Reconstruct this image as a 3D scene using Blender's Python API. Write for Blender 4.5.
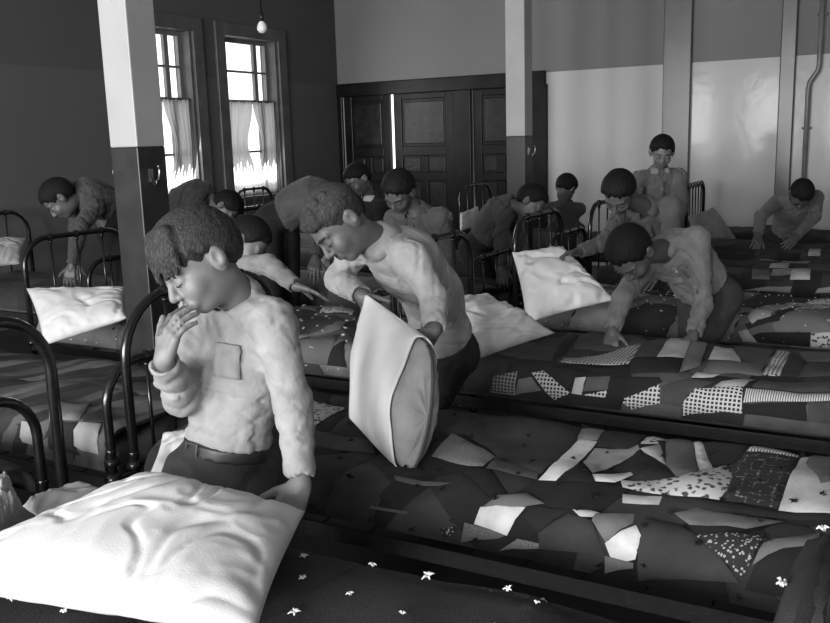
import bpy, bmesh, math, random
import numpy as np
from mathutils import Vector, Matrix
from mathutils import noise
from mathutils.geometry import delaunay_2d_cdt

random.seed(7); RNG = np.random.RandomState(11)
for o in list(bpy.data.objects): bpy.data.objects.remove(o)
SC = bpy.context.scene; COL = SC.collection

# ------------------------------------------------------------------ camera
# world: X runs along the beds (head -> foot), Y across the rows (away), Z up
FPX = 900.0; CAMH = 1.5
PITCH = math.radians(10.8); ROLL = math.radians(1.7); YAW = math.radians(29.6)
_r = Vector((math.cos(YAW), math.sin(YAW), 0))
CF = Vector((-math.sin(YAW)*math.cos(PITCH), math.cos(YAW)*math.cos(PITCH), -math.sin(PITCH)))
_u = _r.cross(CF).normalized()
CR = _r*math.cos(ROLL) - _u*math.sin(ROLL)
CU = _r*math.sin(ROLL) + _u*math.cos(ROLL)
CAM = Vector((0, 0, CAMH))
cd_ = bpy.data.cameras.new('camera'); cam = bpy.data.objects.new('camera', cd_); COL.objects.link(cam)
cd_.sensor_width = 36; cd_.lens = 36*FPX/830; cd_.clip_start = 0.05
cam.matrix_world = Matrix(((CR.x, CU.x, -CF.x, 0), (CR.y, CU.y, -CF.y, 0), (CR.z, CU.z, -CF.z, CAMH), (0, 0, 0, 1)))
SC.camera = cam

# ------------------------------------------------------------------ world, lights, exposure
W = bpy.data.worlds.new('overcast'); SC.world = W; W.use_nodes = True
W.node_tree.nodes['Background'].inputs[0].default_value = (1, 1, 1, 1)
W.node_tree.nodes['Background'].inputs[1].default_value = 2.2
SC.view_settings.view_transform = 'Standard'; SC.view_settings.look = 'None'
SC.view_settings.exposure = 0.0; SC.view_settings.gamma = 1.0; SC.view_settings.use_curve_mapping = False

XL, YB, YN, XR, ZC = -6.8, 10.1, -5.0, 3.4, 3.5          # left wall, back wall, near wall, right wall, ceiling
NEAR_WINDOWS = [-5.6, -3.6, -1.6, 0.6]                # centres of the windows in the wall behind the camera
WIN_W, WIN_Z0, WIN_Z1 = 1.15, 0.95, 2.75
def area(name, loc, direction, sx, sy, power):
    l = bpy.data.lights.new(name, 'AREA'); l.shape = 'RECTANGLE'; l.size = sx; l.size_y = sy; l.energy = power
    o = bpy.data.objects.new(name, l); COL.objects.link(o); o.location = loc
    o.rotation_euler = Vector(direction).to_track_quat('-Z', 'Y').to_euler()
    return o
for x in NEAR_WINDOWS:                                      # daylight entering by the windows behind the camera
    area('window_daylight', (x, YN+0.03, (WIN_Z0+WIN_Z1)/2), (0.0, 1, -0.12), WIN_W-0.1, WIN_Z1-WIN_Z0-0.1, 300)
for y in (7.0, 8.37):                                       # daylight entering by the two windows in view
    area('window_daylight', (XL+0.07, y, 1.8), (1, 0, -0.2), 0.8, 1.5, 25)

# ------------------------------------------------------------------ pixel -> place helpers
def ray(x, y): return CF + CR*((x-415)/FPX) + CU*((311.5-y)/FPX)
def P(x, y, D): return CAM + ray(x, y)*D
def atz(x, y, z):
    d = ray(x, y); return CAM + d*((z-CAMH)/d.z)
def aty(x, y, Y):
    d = ray(x, y); return CAM + d*(Y/d.y)
def atx(x, y, X):
    d = ray(x, y); return CAM + d*(X/d.x)
def cdir(x, y, z): return (CR*x + CU*y - CF*z).normalized()

# ------------------------------------------------------------------ materials
MATS = {}
def g3(v): return (v, v, v, 1)
def mat(name, v, rough=0.8, bump=0.0, scale=60.0, var=0.0, metal=0.0, spec=0.5, vscale=None, kind=None, v2=None, sheen=0.0):
    """grey principled material; var = tonal noise, bump = fine relief, kind = printed cloth pattern"""
    if name in MATS: return MATS[name]
    m = bpy.data.materials.new(name); m.use_nodes = True; nt = m.node_tree; b = nt.nodes['Principled BSDF']
    N = nt.nodes.new; L = nt.links.new
    b.inputs['Roughness'].default_value = rough; b.inputs['Metallic'].default_value = metal
    b.inputs['Specular IOR Level'].default_value = spec
    b.inputs['Base Color'].default_value = g3(v)
    if sheen: b.inputs['Sheen Weight'].default_value = sheen
    tc = N('ShaderNodeTexCoord')
    co = tc.outputs['UV'] if kind else tc.outputs['Object']
    col = None
    def ramp(fac, a, bb, p0=0.45, p1=0.55):
        r = N('ShaderNodeValToRGB'); r.color_ramp.elements[0].position = p0; r.color_ramp.elements[1].position = p1
        r.color_ramp.elements[0].color = g3(a); r.color_ramp.elements[1].color = g3(bb); L(fac, r.inputs[0]); return r.outputs[0]
    def mathn(op, a, bb=None, c=None):
        n = N('ShaderNodeMath'); n.operation = op
        for i, s in enumerate((a, bb)):
            if s is None: continue
            if isinstance(s, (int, float)): n.inputs[i].default_value = s
            else: L(s, n.inputs[i])
        return n.outputs[0]
    if kind in ('gingham', 'stripe', 'plaid'):
        sp = N('ShaderNodeSeparateXYZ'); L(co, sp.inputs[0])
        f = {'gingham': 62, 'stripe': 115, 'plaid': 24}[kind]
        def sq(s, ff, d=0.0): return mathn('GREATER_THAN', mathn('FRACT', mathn('MULTIPLY', s, ff)), d or 0.5)
        if kind == 'stripe': t = sq(sp.outputs[0], f, 0.4); col = ramp(t, v, v2, 0.1, 0.9)
        elif kind == 'gingham':
            t = mathn('MULTIPLY', sq(sp.outputs[0], f, 0.38), sq(sp.outputs[1], f, 0.38))
            col = ramp(t, v2, v, 0.3, 0.7)
        else:
            vo = N('ShaderNodeTexVoronoi'); vo.inputs['Scale'].default_value = 34; vo.distance = 'CHEBYCHEV'; vo.inputs['Randomness'].default_value = 0.35; L(co, vo.inputs['Vector'])
            no = N('ShaderNodeTexNoise'); no.inputs['Scale'].default_value = 120; L(co, no.inputs['Vector'])
            t = mathn('MULTIPLY', vo.outputs['Distance'], no.outputs[0]); col = ramp(t, v, v2, 0.24, 0.36)
    elif kind == 'dots':
        vo = N('ShaderNodeTexVoronoi'); vo.inputs['Scale'].default_value = 105; L(co, vo.inputs['Vector'])
        col = ramp(vo.outputs['Distance'], v2, v, 0.26, 0.36)
    elif kind == 'floral':
        vo = N('ShaderNodeTexVoronoi'); vo.inputs['Scale'].default_value = 48; L(co, vo.inputs['Vector'])
        no = N('ShaderNodeTexNoise'); no.inputs['Scale'].default_value = 70; no.inputs['Detail'].default_value = 5; L(co, no.inputs['Vector'])
        t = mathn('ADD', mathn('MULTIPLY', vo.outputs['Distance'], 0.7), mathn('MULTIPLY', no.outputs[0], 0.9))
        col = ramp(t, v, v2, 0.66, 0.74)
    elif kind == 'tweed':
        no = N('ShaderNodeTexNoise'); no.inputs['Scale'].default_value = 220; no.inputs['Detail'].default_value = 3; L(co, no.inputs['Vector'])
        col = ramp(no.outputs[0], v*0.62, v*1.35, 0.35, 0.65)
    if var:
        no = N('ShaderNodeTexNoise'); no.inputs['Scale'].default_value = vscale or 6; no.inputs['Detail'].default_value = 5; L(co, no.inputs['Vector'])
        if col is None: col = ramp(no.outputs[0], v*(1-var), v*(1+var), 0.3, 0.7)
        else:
            mx = N('ShaderNodeMix'); mx.data_type = 'RGBA'; mx.blend_type = 'MULTIPLY'; mx.inputs[0].default_value = 1
            L(col, mx.inputs[6]); L(ramp(no.outputs[0], 1-var, 1.0, 0.3, 0.7), mx.inputs[7]); col = mx.outputs[2]
    if col is not None: L(col, b.inputs['Base Color'])
    if bump:
        no = N('ShaderNodeTexNoise'); no.inputs['Scale'].default_value = scale; no.inputs['Detail'].default_value = 4; L(co, no.inputs['Vector'])
        bp = N('ShaderNodeBump'); bp.inputs['Strength'].default_value = bump; bp.inputs['Distance'].default_value = 0.01
        L(no.outputs[0], bp.inputs['Height']); L(bp.outputs[0], b.inputs['Normal'])
    MATS[name] = m; return m

M_IRON = mat('black enamelled iron', 0.008, 0.22, var=0.4, vscale=30, spec=0.6)
M_RAIL = mat('dull iron rail', 0.012, 0.45, var=0.6, vscale=40, bump=0.15, scale=80)
M_WHITE = mat('white cotton', 0.62, 0.9, bump=0.12, scale=260, var=0.05, vscale=7)
M_WHITE_LIT = mat('white cotton brightened as lit', 0.76, 0.9, bump=0.12, scale=260, var=0.05, vscale=7)  # lit copy of the white cotton: stronger light painted into the colour
M_GREYCASE = mat('grey cotton', 0.30, 0.9, bump=0.12, scale=260, var=0.1, vscale=7)
M_TICK = mat('pillow ticking', 0.30, 0.9, bump=0.25, scale=200, var=0.15, vscale=14)
M_MATTRESS = mat('mattress ticking', 0.12, 0.95, bump=0.2, scale=150, var=0.2)
M_WOOD = mat('dark varnished wood', 0.009, 0.30, bump=0.08, scale=25, var=0.5, vscale=5, spec=0.14)
M_PANEL = mat('dark varnished panel', 0.014, 0.26, bump=0.3, scale=30, var=0.5, vscale=9, spec=0.22)
M_CASING = mat('window casing wood', 0.09, 0.4, bump=0.08, scale=25, var=0.3, vscale=5)
M_SASH = mat('painted sash', 0.16, 0.5, var=0.2)
M_PILLARTOP = mat('pillar pale paint', 0.40, 0.45, var=0.06, bump=0.04, scale=30)
M_PILLARBOT = mat('pillar dark paint', 0.02, 0.4, var=0.4, vscale=8, bump=0.05, scale=30)
M_FLOOR = mat('dark floor boards', 0.022, 0.5, var=0.5, vscale=4, bump=0.1, scale=20)
M_CEIL = mat('ceiling plaster', 0.34, 0.9, var=0.05)
M_TUFTW = mat('white yarn', 0.75, 0.95); M_TUFTB = mat('black yarn', 0.006, 0.95)
M_BRASS = mat('worn hook metal', 0.35, 0.3, metal=1.0)

def wall_mat(name, upper, lower, zline, rl):
    m = bpy.data.materials.new(name); m.use_nodes = True; nt = m.node_tree; b = nt.nodes['Principled BSDF']
    N = nt.nodes.new; L = nt.links.new
    tc = N('ShaderNodeTexCoord'); sp = N('ShaderNodeSeparateXYZ'); L(tc.outputs['Object'], sp.inputs[0])
    gt = N('ShaderNodeMath'); gt.operation = 'GREATER_THAN'; gt.inputs[1].default_value = zline; L(sp.outputs[2], gt.inputs[0])
    mx = N('ShaderNodeMix'); mx.data_type = 'RGBA'; L(gt.outputs[0], mx.inputs[0]); mx.inputs[6].default_value = g3(lower); mx.inputs[7].default_value = g3(upper)
    no = N('ShaderNodeTexNoise'); no.inputs['Scale'].default_value = 1.6; no.inputs['Detail'].default_value = 6; L(tc.outputs['Object'], no.inputs['Vector'])
    rp = N('ShaderNodeValToRGB'); rp.color_ramp.elements[0].color = g3(0.86); rp.color_ramp.elements[1].color = g3(1.0); L(no.outputs[0], rp.inputs[0])
    mm = N('ShaderNodeMix'); mm.data_type = 'RGBA'; mm.blend_type = 'MULTIPLY'; mm.inputs[0].default_value = 1; L(mx.outputs[2], mm.inputs[6]); L(rp.outputs[0], mm.inputs[7])
    L(mm.outputs[2], b.inputs['Base Color']); b.inputs['Specular IOR Level'].default_value = 0.09
    ma = N('ShaderNodeMapRange'); L(gt.outputs[0], ma.inputs[0]); ma.inputs[3].default_value = rl; ma.inputs[4].default_value = 0.8; L(ma.outputs[0], b.inputs['Roughness'])
    n2 = N('ShaderNodeTexNoise'); n2.inputs['Scale'].default_value = 9; L(tc.outputs['Object'], n2.inputs['Vector'])
    bp = N('ShaderNodeBump'); bp.inputs['Strength'].default_value = 0.05; bp.inputs['Distance'].default_value = 0.02; L(n2.outputs[0], bp.inputs['Height']); L(bp.outputs[0], b.inputs['Normal'])
    return m
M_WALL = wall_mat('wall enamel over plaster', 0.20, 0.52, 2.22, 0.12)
M_WALL_BACKLIT = wall_mat('wall enamel darkened as backlit', 0.11, 0.13, 2.22, 0.35)  # wall enamel with the window wall's backlit shade put into its colour

def glass_mat():
    m = bpy.data.materials.new('window glass'); m.use_nodes = True; nt = m.node_tree
    for n in list(nt.nodes): nt.nodes.remove(n)
    N = nt.nodes.new; L = nt.links.new
    o = N('ShaderNodeOutputMaterial'); t = N('ShaderNodeBsdfTransparent'); g = N('ShaderNodeBsdfGlossy'); g.inputs['Roughness'].default_value = 0.05
    mx = N('ShaderNodeMixShader'); mx.inputs[0].default_value = 0.06; L(t.outputs[0], mx.inputs[1]); L(g.outputs[0], mx.inputs[2]); L(mx.outputs[0], o.inputs[0])
    return m
M_GLASS = glass_mat()
def curtain_mat():
    m = bpy.data.materials.new('thin white curtain'); m.use_nodes = True; nt = m.node_tree
    for n in list(nt.nodes): nt.nodes.remove(n)
    N = nt.nodes.new; L = nt.links.new
    o = N('ShaderNodeOutputMaterial'); t = N('ShaderNodeBsdfTranslucent'); t.inputs[0].default_value = g3(0.52); d = N('ShaderNodeBsdfDiffuse'); d.inputs[0].default_value = g3(0.6)
    mx = N('ShaderNodeMixShader'); mx.inputs[0].default_value = 0.35; L(t.outputs[0], mx.inputs[1]); L(d.outputs[0], mx.inputs[2]); L(mx.outputs[0], o.inputs[0])
    return m
M_CURTAIN = curtain_mat()

# ------------------------------------------------------------------ mesh helpers
def obj(name, verts, faces, m, parent=None, smooth=True, uv=None):
    me = bpy.data.meshes.new(name); me.from_pydata([tuple(v) for v in verts], [], [tuple(f) for f in faces])
    if uv is not None:
        ul = me.uv_layers.new(name='UVMap'); 
        idx = np.zeros(len(me.loops), dtype=np.int32); me.loops.foreach_get('vertex_index', idx)
        ul.data.foreach_set('uv', np.asarray(uv, dtype=np.float32)[idx].ravel())
    if smooth: me.polygons.foreach_set('use_smooth', [True]*len(me.polygons))
    if m is not None: me.materials.append(m)
    me.update()
    o = bpy.data.objects.new(name, me); COL.objects.link(o)
    if parent is not None: o.parent = parent; o.matrix_parent_inverse = parent.matrix_world.inverted() if parent.matrix_world != Matrix() else Matrix()
    return o
def tag(o, label=None, cat=None, group=None, kind=None):
    if label: o['label'] = label
    if cat: o['category'] = cat
    if group: o['group'] = group
    if kind: o['kind'] = kind
    return o
def empty(name, loc, label=None, cat=None, group=None, kind=None):
    o = bpy.data.objects.new(name, None); o.location = loc; o.empty_display_size = 0.1; COL.objects.link(o)
    o.matrix_world = Matrix.Translation(loc)
    return tag(o, label, cat, group, kind)
class MB:
    def __init__(s): s.v = []; s.f = []
    def box(s, x0, x1, y0, y1, z0, z1):
        b = len(s.v); s.v += [(x, y, z) for z in (z0, z1) for y in (y0, y1) for x in (x0, x1)]
        s.f += [tuple(b+i for i in q) for q in ((0,2,3,1),(4,5,7,6),(0,1,5,4),(2,6,7,3),(0,4,6,2),(1,3,7,5))]; return s
    def tube(s, pts, r, n=10, cap=True):
        pts = [Vector(p) for p in pts]; rs = r if isinstance(r, (list, tuple)) else [r]*len(pts)
        t0 = (pts[1]-pts[0]).normalized(); a = t0.orthogonal().normalized(); base = len(s.v)
        for i, p in enumerate(pts):
            t = (pts[min(i+1, len(pts)-1)]-pts[max(i-1, 0)]).normalized()
            a = (a - t*a.dot(t)).normalized(); b = t.cross(a)
            for k in range(n):
                th = 2*math.pi*k/n; s.v.append(p + (a*math.cos(th)+b*math.sin(th))*rs[i])
        for i in range(len(pts)-1):
            for k in range(n):
                k2 = (k+1) % n; s.f.append((base+i*n+k, base+i*n+k2, base+(i+1)*n+k2, base+(i+1)*n+k))
        if cap:
            s.f.append(tuple(base+k for k in reversed(range(n)))); e = base+(len(pts)-1)*n; s.f.append(tuple(e+k for k in range(n)))
        return s
    def ball(s, c, r, n=8, sc=(1, 1, 1)):
        b = len(s.v); c = Vector(c); m = n//2+1
        for i in range(m+1):
            ph = math.pi*i/m
            for k in range(n):
                th = 2*math.pi*k/n; s.v.append(c + Vector((r*sc[0]*math.sin(ph)*math.cos(th), r*sc[1]*math.sin(ph)*math.sin(th), r*sc[2]*math.cos(ph))))
        for i in range(m):
            for k in range(n):
                k2 = (k+1) % n; s.f.append((b+i*n+k, b+(i+1)*n+k, b+(i+1)*n+k2, b+i*n+k2))
        return s
    def build(s, name, m, parent=None, smooth=False): return obj(name, s.v, s.f, m, parent, smooth)
def bevel(o, w=0.006, seg=2):
    md = o.modifiers.new('bevel', 'BEVEL'); md.width = w; md.segments = seg; md.limit_method = 'ANGLE'; return o

# ------------------------------------------------------------------ the room
def struct(o): o['kind'] = 'structure'; return o
struct(MB().box(XL-0.3, XR+0.3, YN-0.3, YB+0.3, -0.1, 0).build('floor', M_FLOOR))
struct(MB().box(XL-0.3, XR+0.3, YN-0.3, YB+0.3, ZC, ZC+0.1).build('ceiling', M_CEIL))
def wall_with_holes(name, axis, pos, thick, a0, a1, holes):
    """axis 'x': wall in the plane x = pos, running along y; holes = (a, b, z0, z1)"""
    mb = MB(); lo, hi = (pos, pos+thick) if thick > 0 else (pos+thick, pos)
    def put(s0, s1, z0, z1):
        if s1-s0 < 1e-4 or z1-z0 < 1e-4: return
        if axis == 'x': mb.box(lo, hi, s0, s1, z0, z1)
        else: mb.box(s0, s1, lo, hi, z0, z1)
    cur = a0
    for a, b, z0, z1 in sorted(holes):
        put(cur, a, 0, ZC); put(a, b, 0, z0); put(a, b, z1, ZC); cur = b
    put(cur, a1, 0, ZC)
    return struct(mb.build(name, M_WALL_BACKLIT if name == 'wall_left' else M_WALL))
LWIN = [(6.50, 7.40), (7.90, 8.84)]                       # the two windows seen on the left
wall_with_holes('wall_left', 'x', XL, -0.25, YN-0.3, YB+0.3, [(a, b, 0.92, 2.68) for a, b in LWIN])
wall_with_holes('wall_back', 'y', YB, 0.22, XL, XR, [(-6.72, -4.0, 0.0, 2.121)])
wall_with_holes('wall_near', 'y', YN, -0.25, XL, XR, [(x-WIN_W/2, x+WIN_W/2, WIN_Z0, WIN_Z1) for x in NEAR_WINDOWS])
wall_with_holes('wall_right', 'x', XR, 0.25, YN-0.3, YB+0.3, [])

# windows with sashes, panes and casing
def window(idx, axis, pos, a, b, z0, z1, inward, curtains=False):
    """inward = +1 / -1: direction into the room along the wall's normal"""
    def B(s0, s1, d0, d1, zz0, zz1):
        mb = MB(); lo, hi = sorted((pos+inward*d0, pos+inward*d1))
        return mb.box(lo, hi, s0, s1, zz0, zz1) if axis == 'x' else mb.box(s0, s1, lo, hi, zz0, zz1)
    c = ((a+b)/2)
    root = empty('window_%d' % idx, (pos, c, z0) if axis == 'x' else (c, pos, z0), kind='structure')
    for s in ((a-0.15, a), (b, b+0.15)): bevel(B(s[0], s[1], 0, 0.035, z0-0.15, z1+0.14).build('casing_side', M_CASING, root))
    bevel(B(a, b, 0, 0.035, z1, z1+0.14).build('casing_head', M_CASING, root))
    bevel(B(a-0.19, b+0.19, -0.02, 0.08, z0-0.05, z0).build('sill', M_CASING, root))
    for s in ((a, a+0.03), (b-0.03, b)): B(s[0], s[1], -0.2, 0, z0, z1).build('jamb', M_CASING, root)
    zm = z0 + (z1-z0)*0.605
    for part, (s0, s1, dd) in (('upper_sash', (zm-0.02, z1, -0.16)), ('lower_sash', (z0, zm+0.02, -0.11))):
        ax0, ax1 = a+0.03, b-0.03
        sash = MB(); w = 0.045
        for q in ((ax0, ax0+w, s0, s1), (ax1-w, ax1, s0, s1), (ax0+w, ax1-w, s0, s0+w), (ax0+w, ax1-w, s1-w, s1)):
            t = B(q[0], q[1], dd, dd+0.04, q[2], q[3]); k = len(sash.v); sash.v += t.v; sash.f += [tuple(i+k for i in f) for f in t.f]
        so = sash.build(part, M_SASH, root)
        m1 = ax0 + (ax1-ax0)*0.40; m2 = ax0 + (ax1-ax0)*0.74; mz = (s0+s1)/2 if part == 'upper_sash' else s0+(s1-s0)*0.46
        xs = [ax0+w, m2, ax1-w]
        B(m2-0.03, m2+0.03, dd, dd+0.04, s0+w, s1-w).build('mullion', M_SASH, so)
        B(ax0+w, ax1-w, dd+0.005, dd+0.035, mz-0.012, mz+0.012).build('glazing_bar', M_SASH, so)
        for i in range(2):
            for (q0, q1) in ((s0+w, mz), (mz, s1-w)): B(xs[i], xs[i+1], dd+0.014, dd+0.02, q0, q1).build('pane', M_GLASS, so)
    return root
def curtain(y0, y1, x, z0, z1, pinch, side, label):
    """gathered thin curtain half; pinch = how far it is drawn to the side at the bottom or top"""
    n, m = 50, 24; V = []; Fc = []
    for j in range(m+1):
        t = j/m; z = z1+(z0-z1)*t
        k = math.exp(-((t-0.45)/0.25)**2)*pinch
        for i in range(n+1):
            s = i/n; yy = (y0 + (y1-y0)*s*(1-k)) if side < 0 else (y1 - (y1-y0)*(1-s)*(1-k))
            V.append((x + 0.014*math.sin(s*44+1.3*math.sin(t*3)) + 0.008*math.sin(s*17+t*2), yy, z))
    for j in range(m):
        for i in range(n): q = j*(n+1)+i; Fc.append((q, q+1, q+n+2, q+n+1))
    o = obj('curtain', V, Fc, M_CURTAIN)
    return tag(o, label, 'curtain', 'thin white window curtains')
for i, (a, b) in enumerate(LWIN):
    window(i+1, 'x', XL, a, b, 0.92, 2.68, 1)
    nm = ('window nearer the big pillar', 'window nearer the wooden doors')[i]
    zc = 0.92 + 1.76*0.605
    rod = MB().tube([(XL-0.045, a+0.01, zc), (XL-0.045, b-0.01, zc)], 0.007).build('curtain_rod', M_IRON)
    tag(rod, 'thin dark curtain rod across the ' + nm, 'curtain rod', 'curtain rods')
    curtain(a+0.035, (a+b)/2+0.03, XL-0.045, 0.93, zc, 0.30, -1, 'left-hand thin white curtain of the ' + nm)
    curtain((a+b)/2+0.01, b-0.035, XL-0.045, 0.93, zc, 0.30, 1, 'right-hand thin white curtain of the ' + nm)
for i, x in enumerate(NEAR_WINDOWS): window(i+3, 'y', YN, x-WIN_W/2, x+WIN_W/2, WIN_Z0, WIN_Z1, 1)

# panelled doors in the back wall
def door(idx, x0, x1, y, z1, ang=0.0, hinge='l'):
    root = empty('door_%d' % idx, (x0 if hinge == 'l' else x1, y, 0), kind='structure')
    w = x1-x0; off = 0 if hinge == 'l' else -w; y0, y1 = -0.022, 0.022; sw = 0.115
    def bx(a, b, c, d, yy0=y0, yy1=y1): return MB().box(off+a, off+b, yy0, yy1, c, d)
    def put(name, mb, m):
        o = mb.build(name, m); o.parent = root; bevel(o, 0.008, 2); return o
    put('stile', bx(0, sw, 0.01, z1), M_WOOD); put('stile', bx(w-sw, w, 0.01, z1), M_WOOD)
    rails = [(0.01, 0.20), (0.98, 1.08), (1.30, 1.42), (z1-0.12, z1)]
    for a, b in rails: put('rail', bx(sw, w-sw, a, b), M_WOOD)
    put('mullion', bx(w/2-0.05, w/2+0.05, 1.08, 1.30), M_WOOD); put('mullion', bx(w/2-0.05, w/2+0.05, 0.20, 0.98), M_WOOD)
    put('panel', bx(sw+0.03, w-sw-0.03, 1.45, z1-0.15, -0.014, 0.014), M_PANEL)
    put('panel_field', bx(sw-0.01, w-sw+0.01, 1.41, z1-0.11, -0.004, 0.004), M_WOOD)
    for c, d in ((0.20, 0.98), (1.08, 1.30)):
        for a, b in ((sw, w/2-0.05), (w/2+0.05, w-sw)):
            put('panel', bx(a+0.02, b-0.02, c+0.02, d-0.02, -0.014, 0.014), M_PANEL); put('panel_field', bx(a-0.01, b+0.01, c-0.01, d+0.01, -0.004, 0.004), M_WOOD)
    k = MB().ball((off+(w-0.05 if hinge == 'l' else 0.05), -0.06, 0.98), 0.028, 10).build('knob', M_BRASS, None, True); k.parent = root
    root.rotation_euler = (0, 0, ang)
    return root
DY = YB+0.03
door(1, -6.72, -6.02, DY, 2.12)
door(2, -5.97, -5.12, DY, 2.12, hinge='r')
door(3, -4.86, -4.12, DY+0.02, 2.12)
t = struct(MB().box(-6.80, -3.90, YB-0.05, YB-0.001, 2.07, 2.24).build('trim_1', M_WOOD)); bevel(t, 0.012)
t = struct(MB().box(-4.10, -3.88, YB-0.05, YB-0.001, 0, 2.09).build('trim_2', M_WOOD)); bevel(t, 0.012)
t = struct(MB().box(-5.11, -4.87, YB-0.03, YB+0.1, 0, 2.09).build('trim_3', M_WOOD)); bevel(t, 0.012)
t = struct(MB().box(-6.80, -6.725, YB-0.04, YB-0.001, 0, 2.09).build('trim_4', M_WOOD)); bevel(t, 0.012)

# dark pilaster strips and the pipe on the back wall
M_STRIP = mat('grey painted pilaster', 0.055, 0.3, var=0.25, vscale=3, bump=0.05, scale=12)
t = struct(MB().box(-2.55, -2.25, YB-0.06, YB-0.001, 0, ZC).build('trim_5', M_STRIP)); bevel(t, 0.012)
t = struct(MB().box(-1.37, -1.22, YB-0.06, YB-0.001, 0, ZC).build('trim_6', M_STRIP)); bevel(t, 0.012)
pp = [(-1.0, YB-0.06, ZC), (-1.0, YB-0.06, 2.12), (-1.01, YB-0.06, 2.06), (-1.08, YB-0.06, 1.95), (-1.09, YB-0.06, 1.88), (-1.09, YB-0.06, 0.0)]
pr = empty('wall_pipe', (-1.09, YB-0.06, 0), 'grey water pipe with a kink running up the pale wall', 'pipe')
MB().tube(pp, 0.026, 12).build('pipe', mat('grey painted pipe', 0.14, 0.35, var=0.2), pr, True)
for z in (0.6, 1.5, 2.6):
    xx = -1.0 if z > 2 else -1.09
    MB().box(xx-0.045, xx+0.045, YB-0.05, YB-0.002, z-0.012, z+0.012).build('bracket', M_RAIL, pr)

# square pillars, pale above and dark below
for i, (px_, py_) in enumerate(((-3.33, 3.20), (-3.20, 7.62))):
    h = 0.09
    root = empty('pillar', (px_, py_, 0), ('square pillar pale above and dark below, beside the front boy', 'square pillar pale above and dark below, in front of the doors')[i], 'pillar', 'square wooden pillars')
    bevel(MB().box(px_-h, px_+h, py_-h, py_+h, 1.505, ZC).build('upper_shaft', M_PILLARTOP, root), 0.006)
    bevel(MB().box(px_-h, px_+h, py_-h, py_+h, 0, 1.505).build('lower_shaft', M_PILLARBOT, root), 0.006)
    for (dx, dy) in ((-h, -0.03), (h, -0.02)) if i == 0 else ((h, 0.0),):
        sx = 1 if dx > 0 else -1; bx_, by_, bz = px_+dx, py_+dy, 1.40
        hk = empty('coat_hook', (bx_, by_, bz-0.06), ('coat hook on the pillar beside the front boy' + (', right face' if sx > 0 else ', left face')) if i == 0 else 'pale coat hook on the pillar by the doors', 'hook', 'coat hooks on pillars')
        MB().box(min(bx_, bx_+sx*0.006), max(bx_, bx_+sx*0.006), by_-0.012, by_+0.012, bz-0.06, bz).build('plate', M_BRASS, hk)
        MB().tube([(bx_+sx*0.004, by_, bz-0.045), (bx_+sx*0.03, by_, bz-0.06), (bx_+sx*0.055, by_, bz-0.045), (bx_+sx*0.06, by_, bz-0.01), (bx_+sx*0.055, by_, bz+0.01)], 0.005, 8).ball((bx_+sx*0.055, by_, bz+0.012), 0.008).build('hook_arm', M_BRASS, hk, True)
        MB().tube([(bx_+sx*0.004, by_, bz-0.05), (bx_+sx*0.02, by_, bz-0.075), (bx_+sx*0.035, by_, bz-0.07), (bx_+sx*0.037, by_, bz-0.055)], 0.0045, 8).build('lower_hook', M_BRASS, hk, True)

# hanging bulb
bc = P(262, 26, 6.2)
root = empty('pendant_lamp', (bc.x, bc.y, ZC), 'bare light bulb hanging on a cord before the windows', 'lamp')
MB().tube([(bc.x, bc.y, ZC), (bc.x, bc.y, bc.z+0.07)], 0.004, 6).build('cord', M_IRON, root, True)
MB().tube([(bc.x, bc.y, bc.z+0.09), (bc.x, bc.y, bc.z+0.03)], 0.017, 10).build('socket', M_RAIL, root, True)
mb = MB(); prof = [(0.012, 0.04), (0.016, 0.03), (0.03, 0.01), (0.036, -0.012), (0.032, -0.03), (0.018, -0.044), (0.002, -0.048)]
mb.tube([(bc.x, bc.y, bc.z+z) for r, z in prof], [r for r, z in prof], 14).build('bulb', mat('frosted bulb glass', 0.8, 0.15), root, True)

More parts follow.
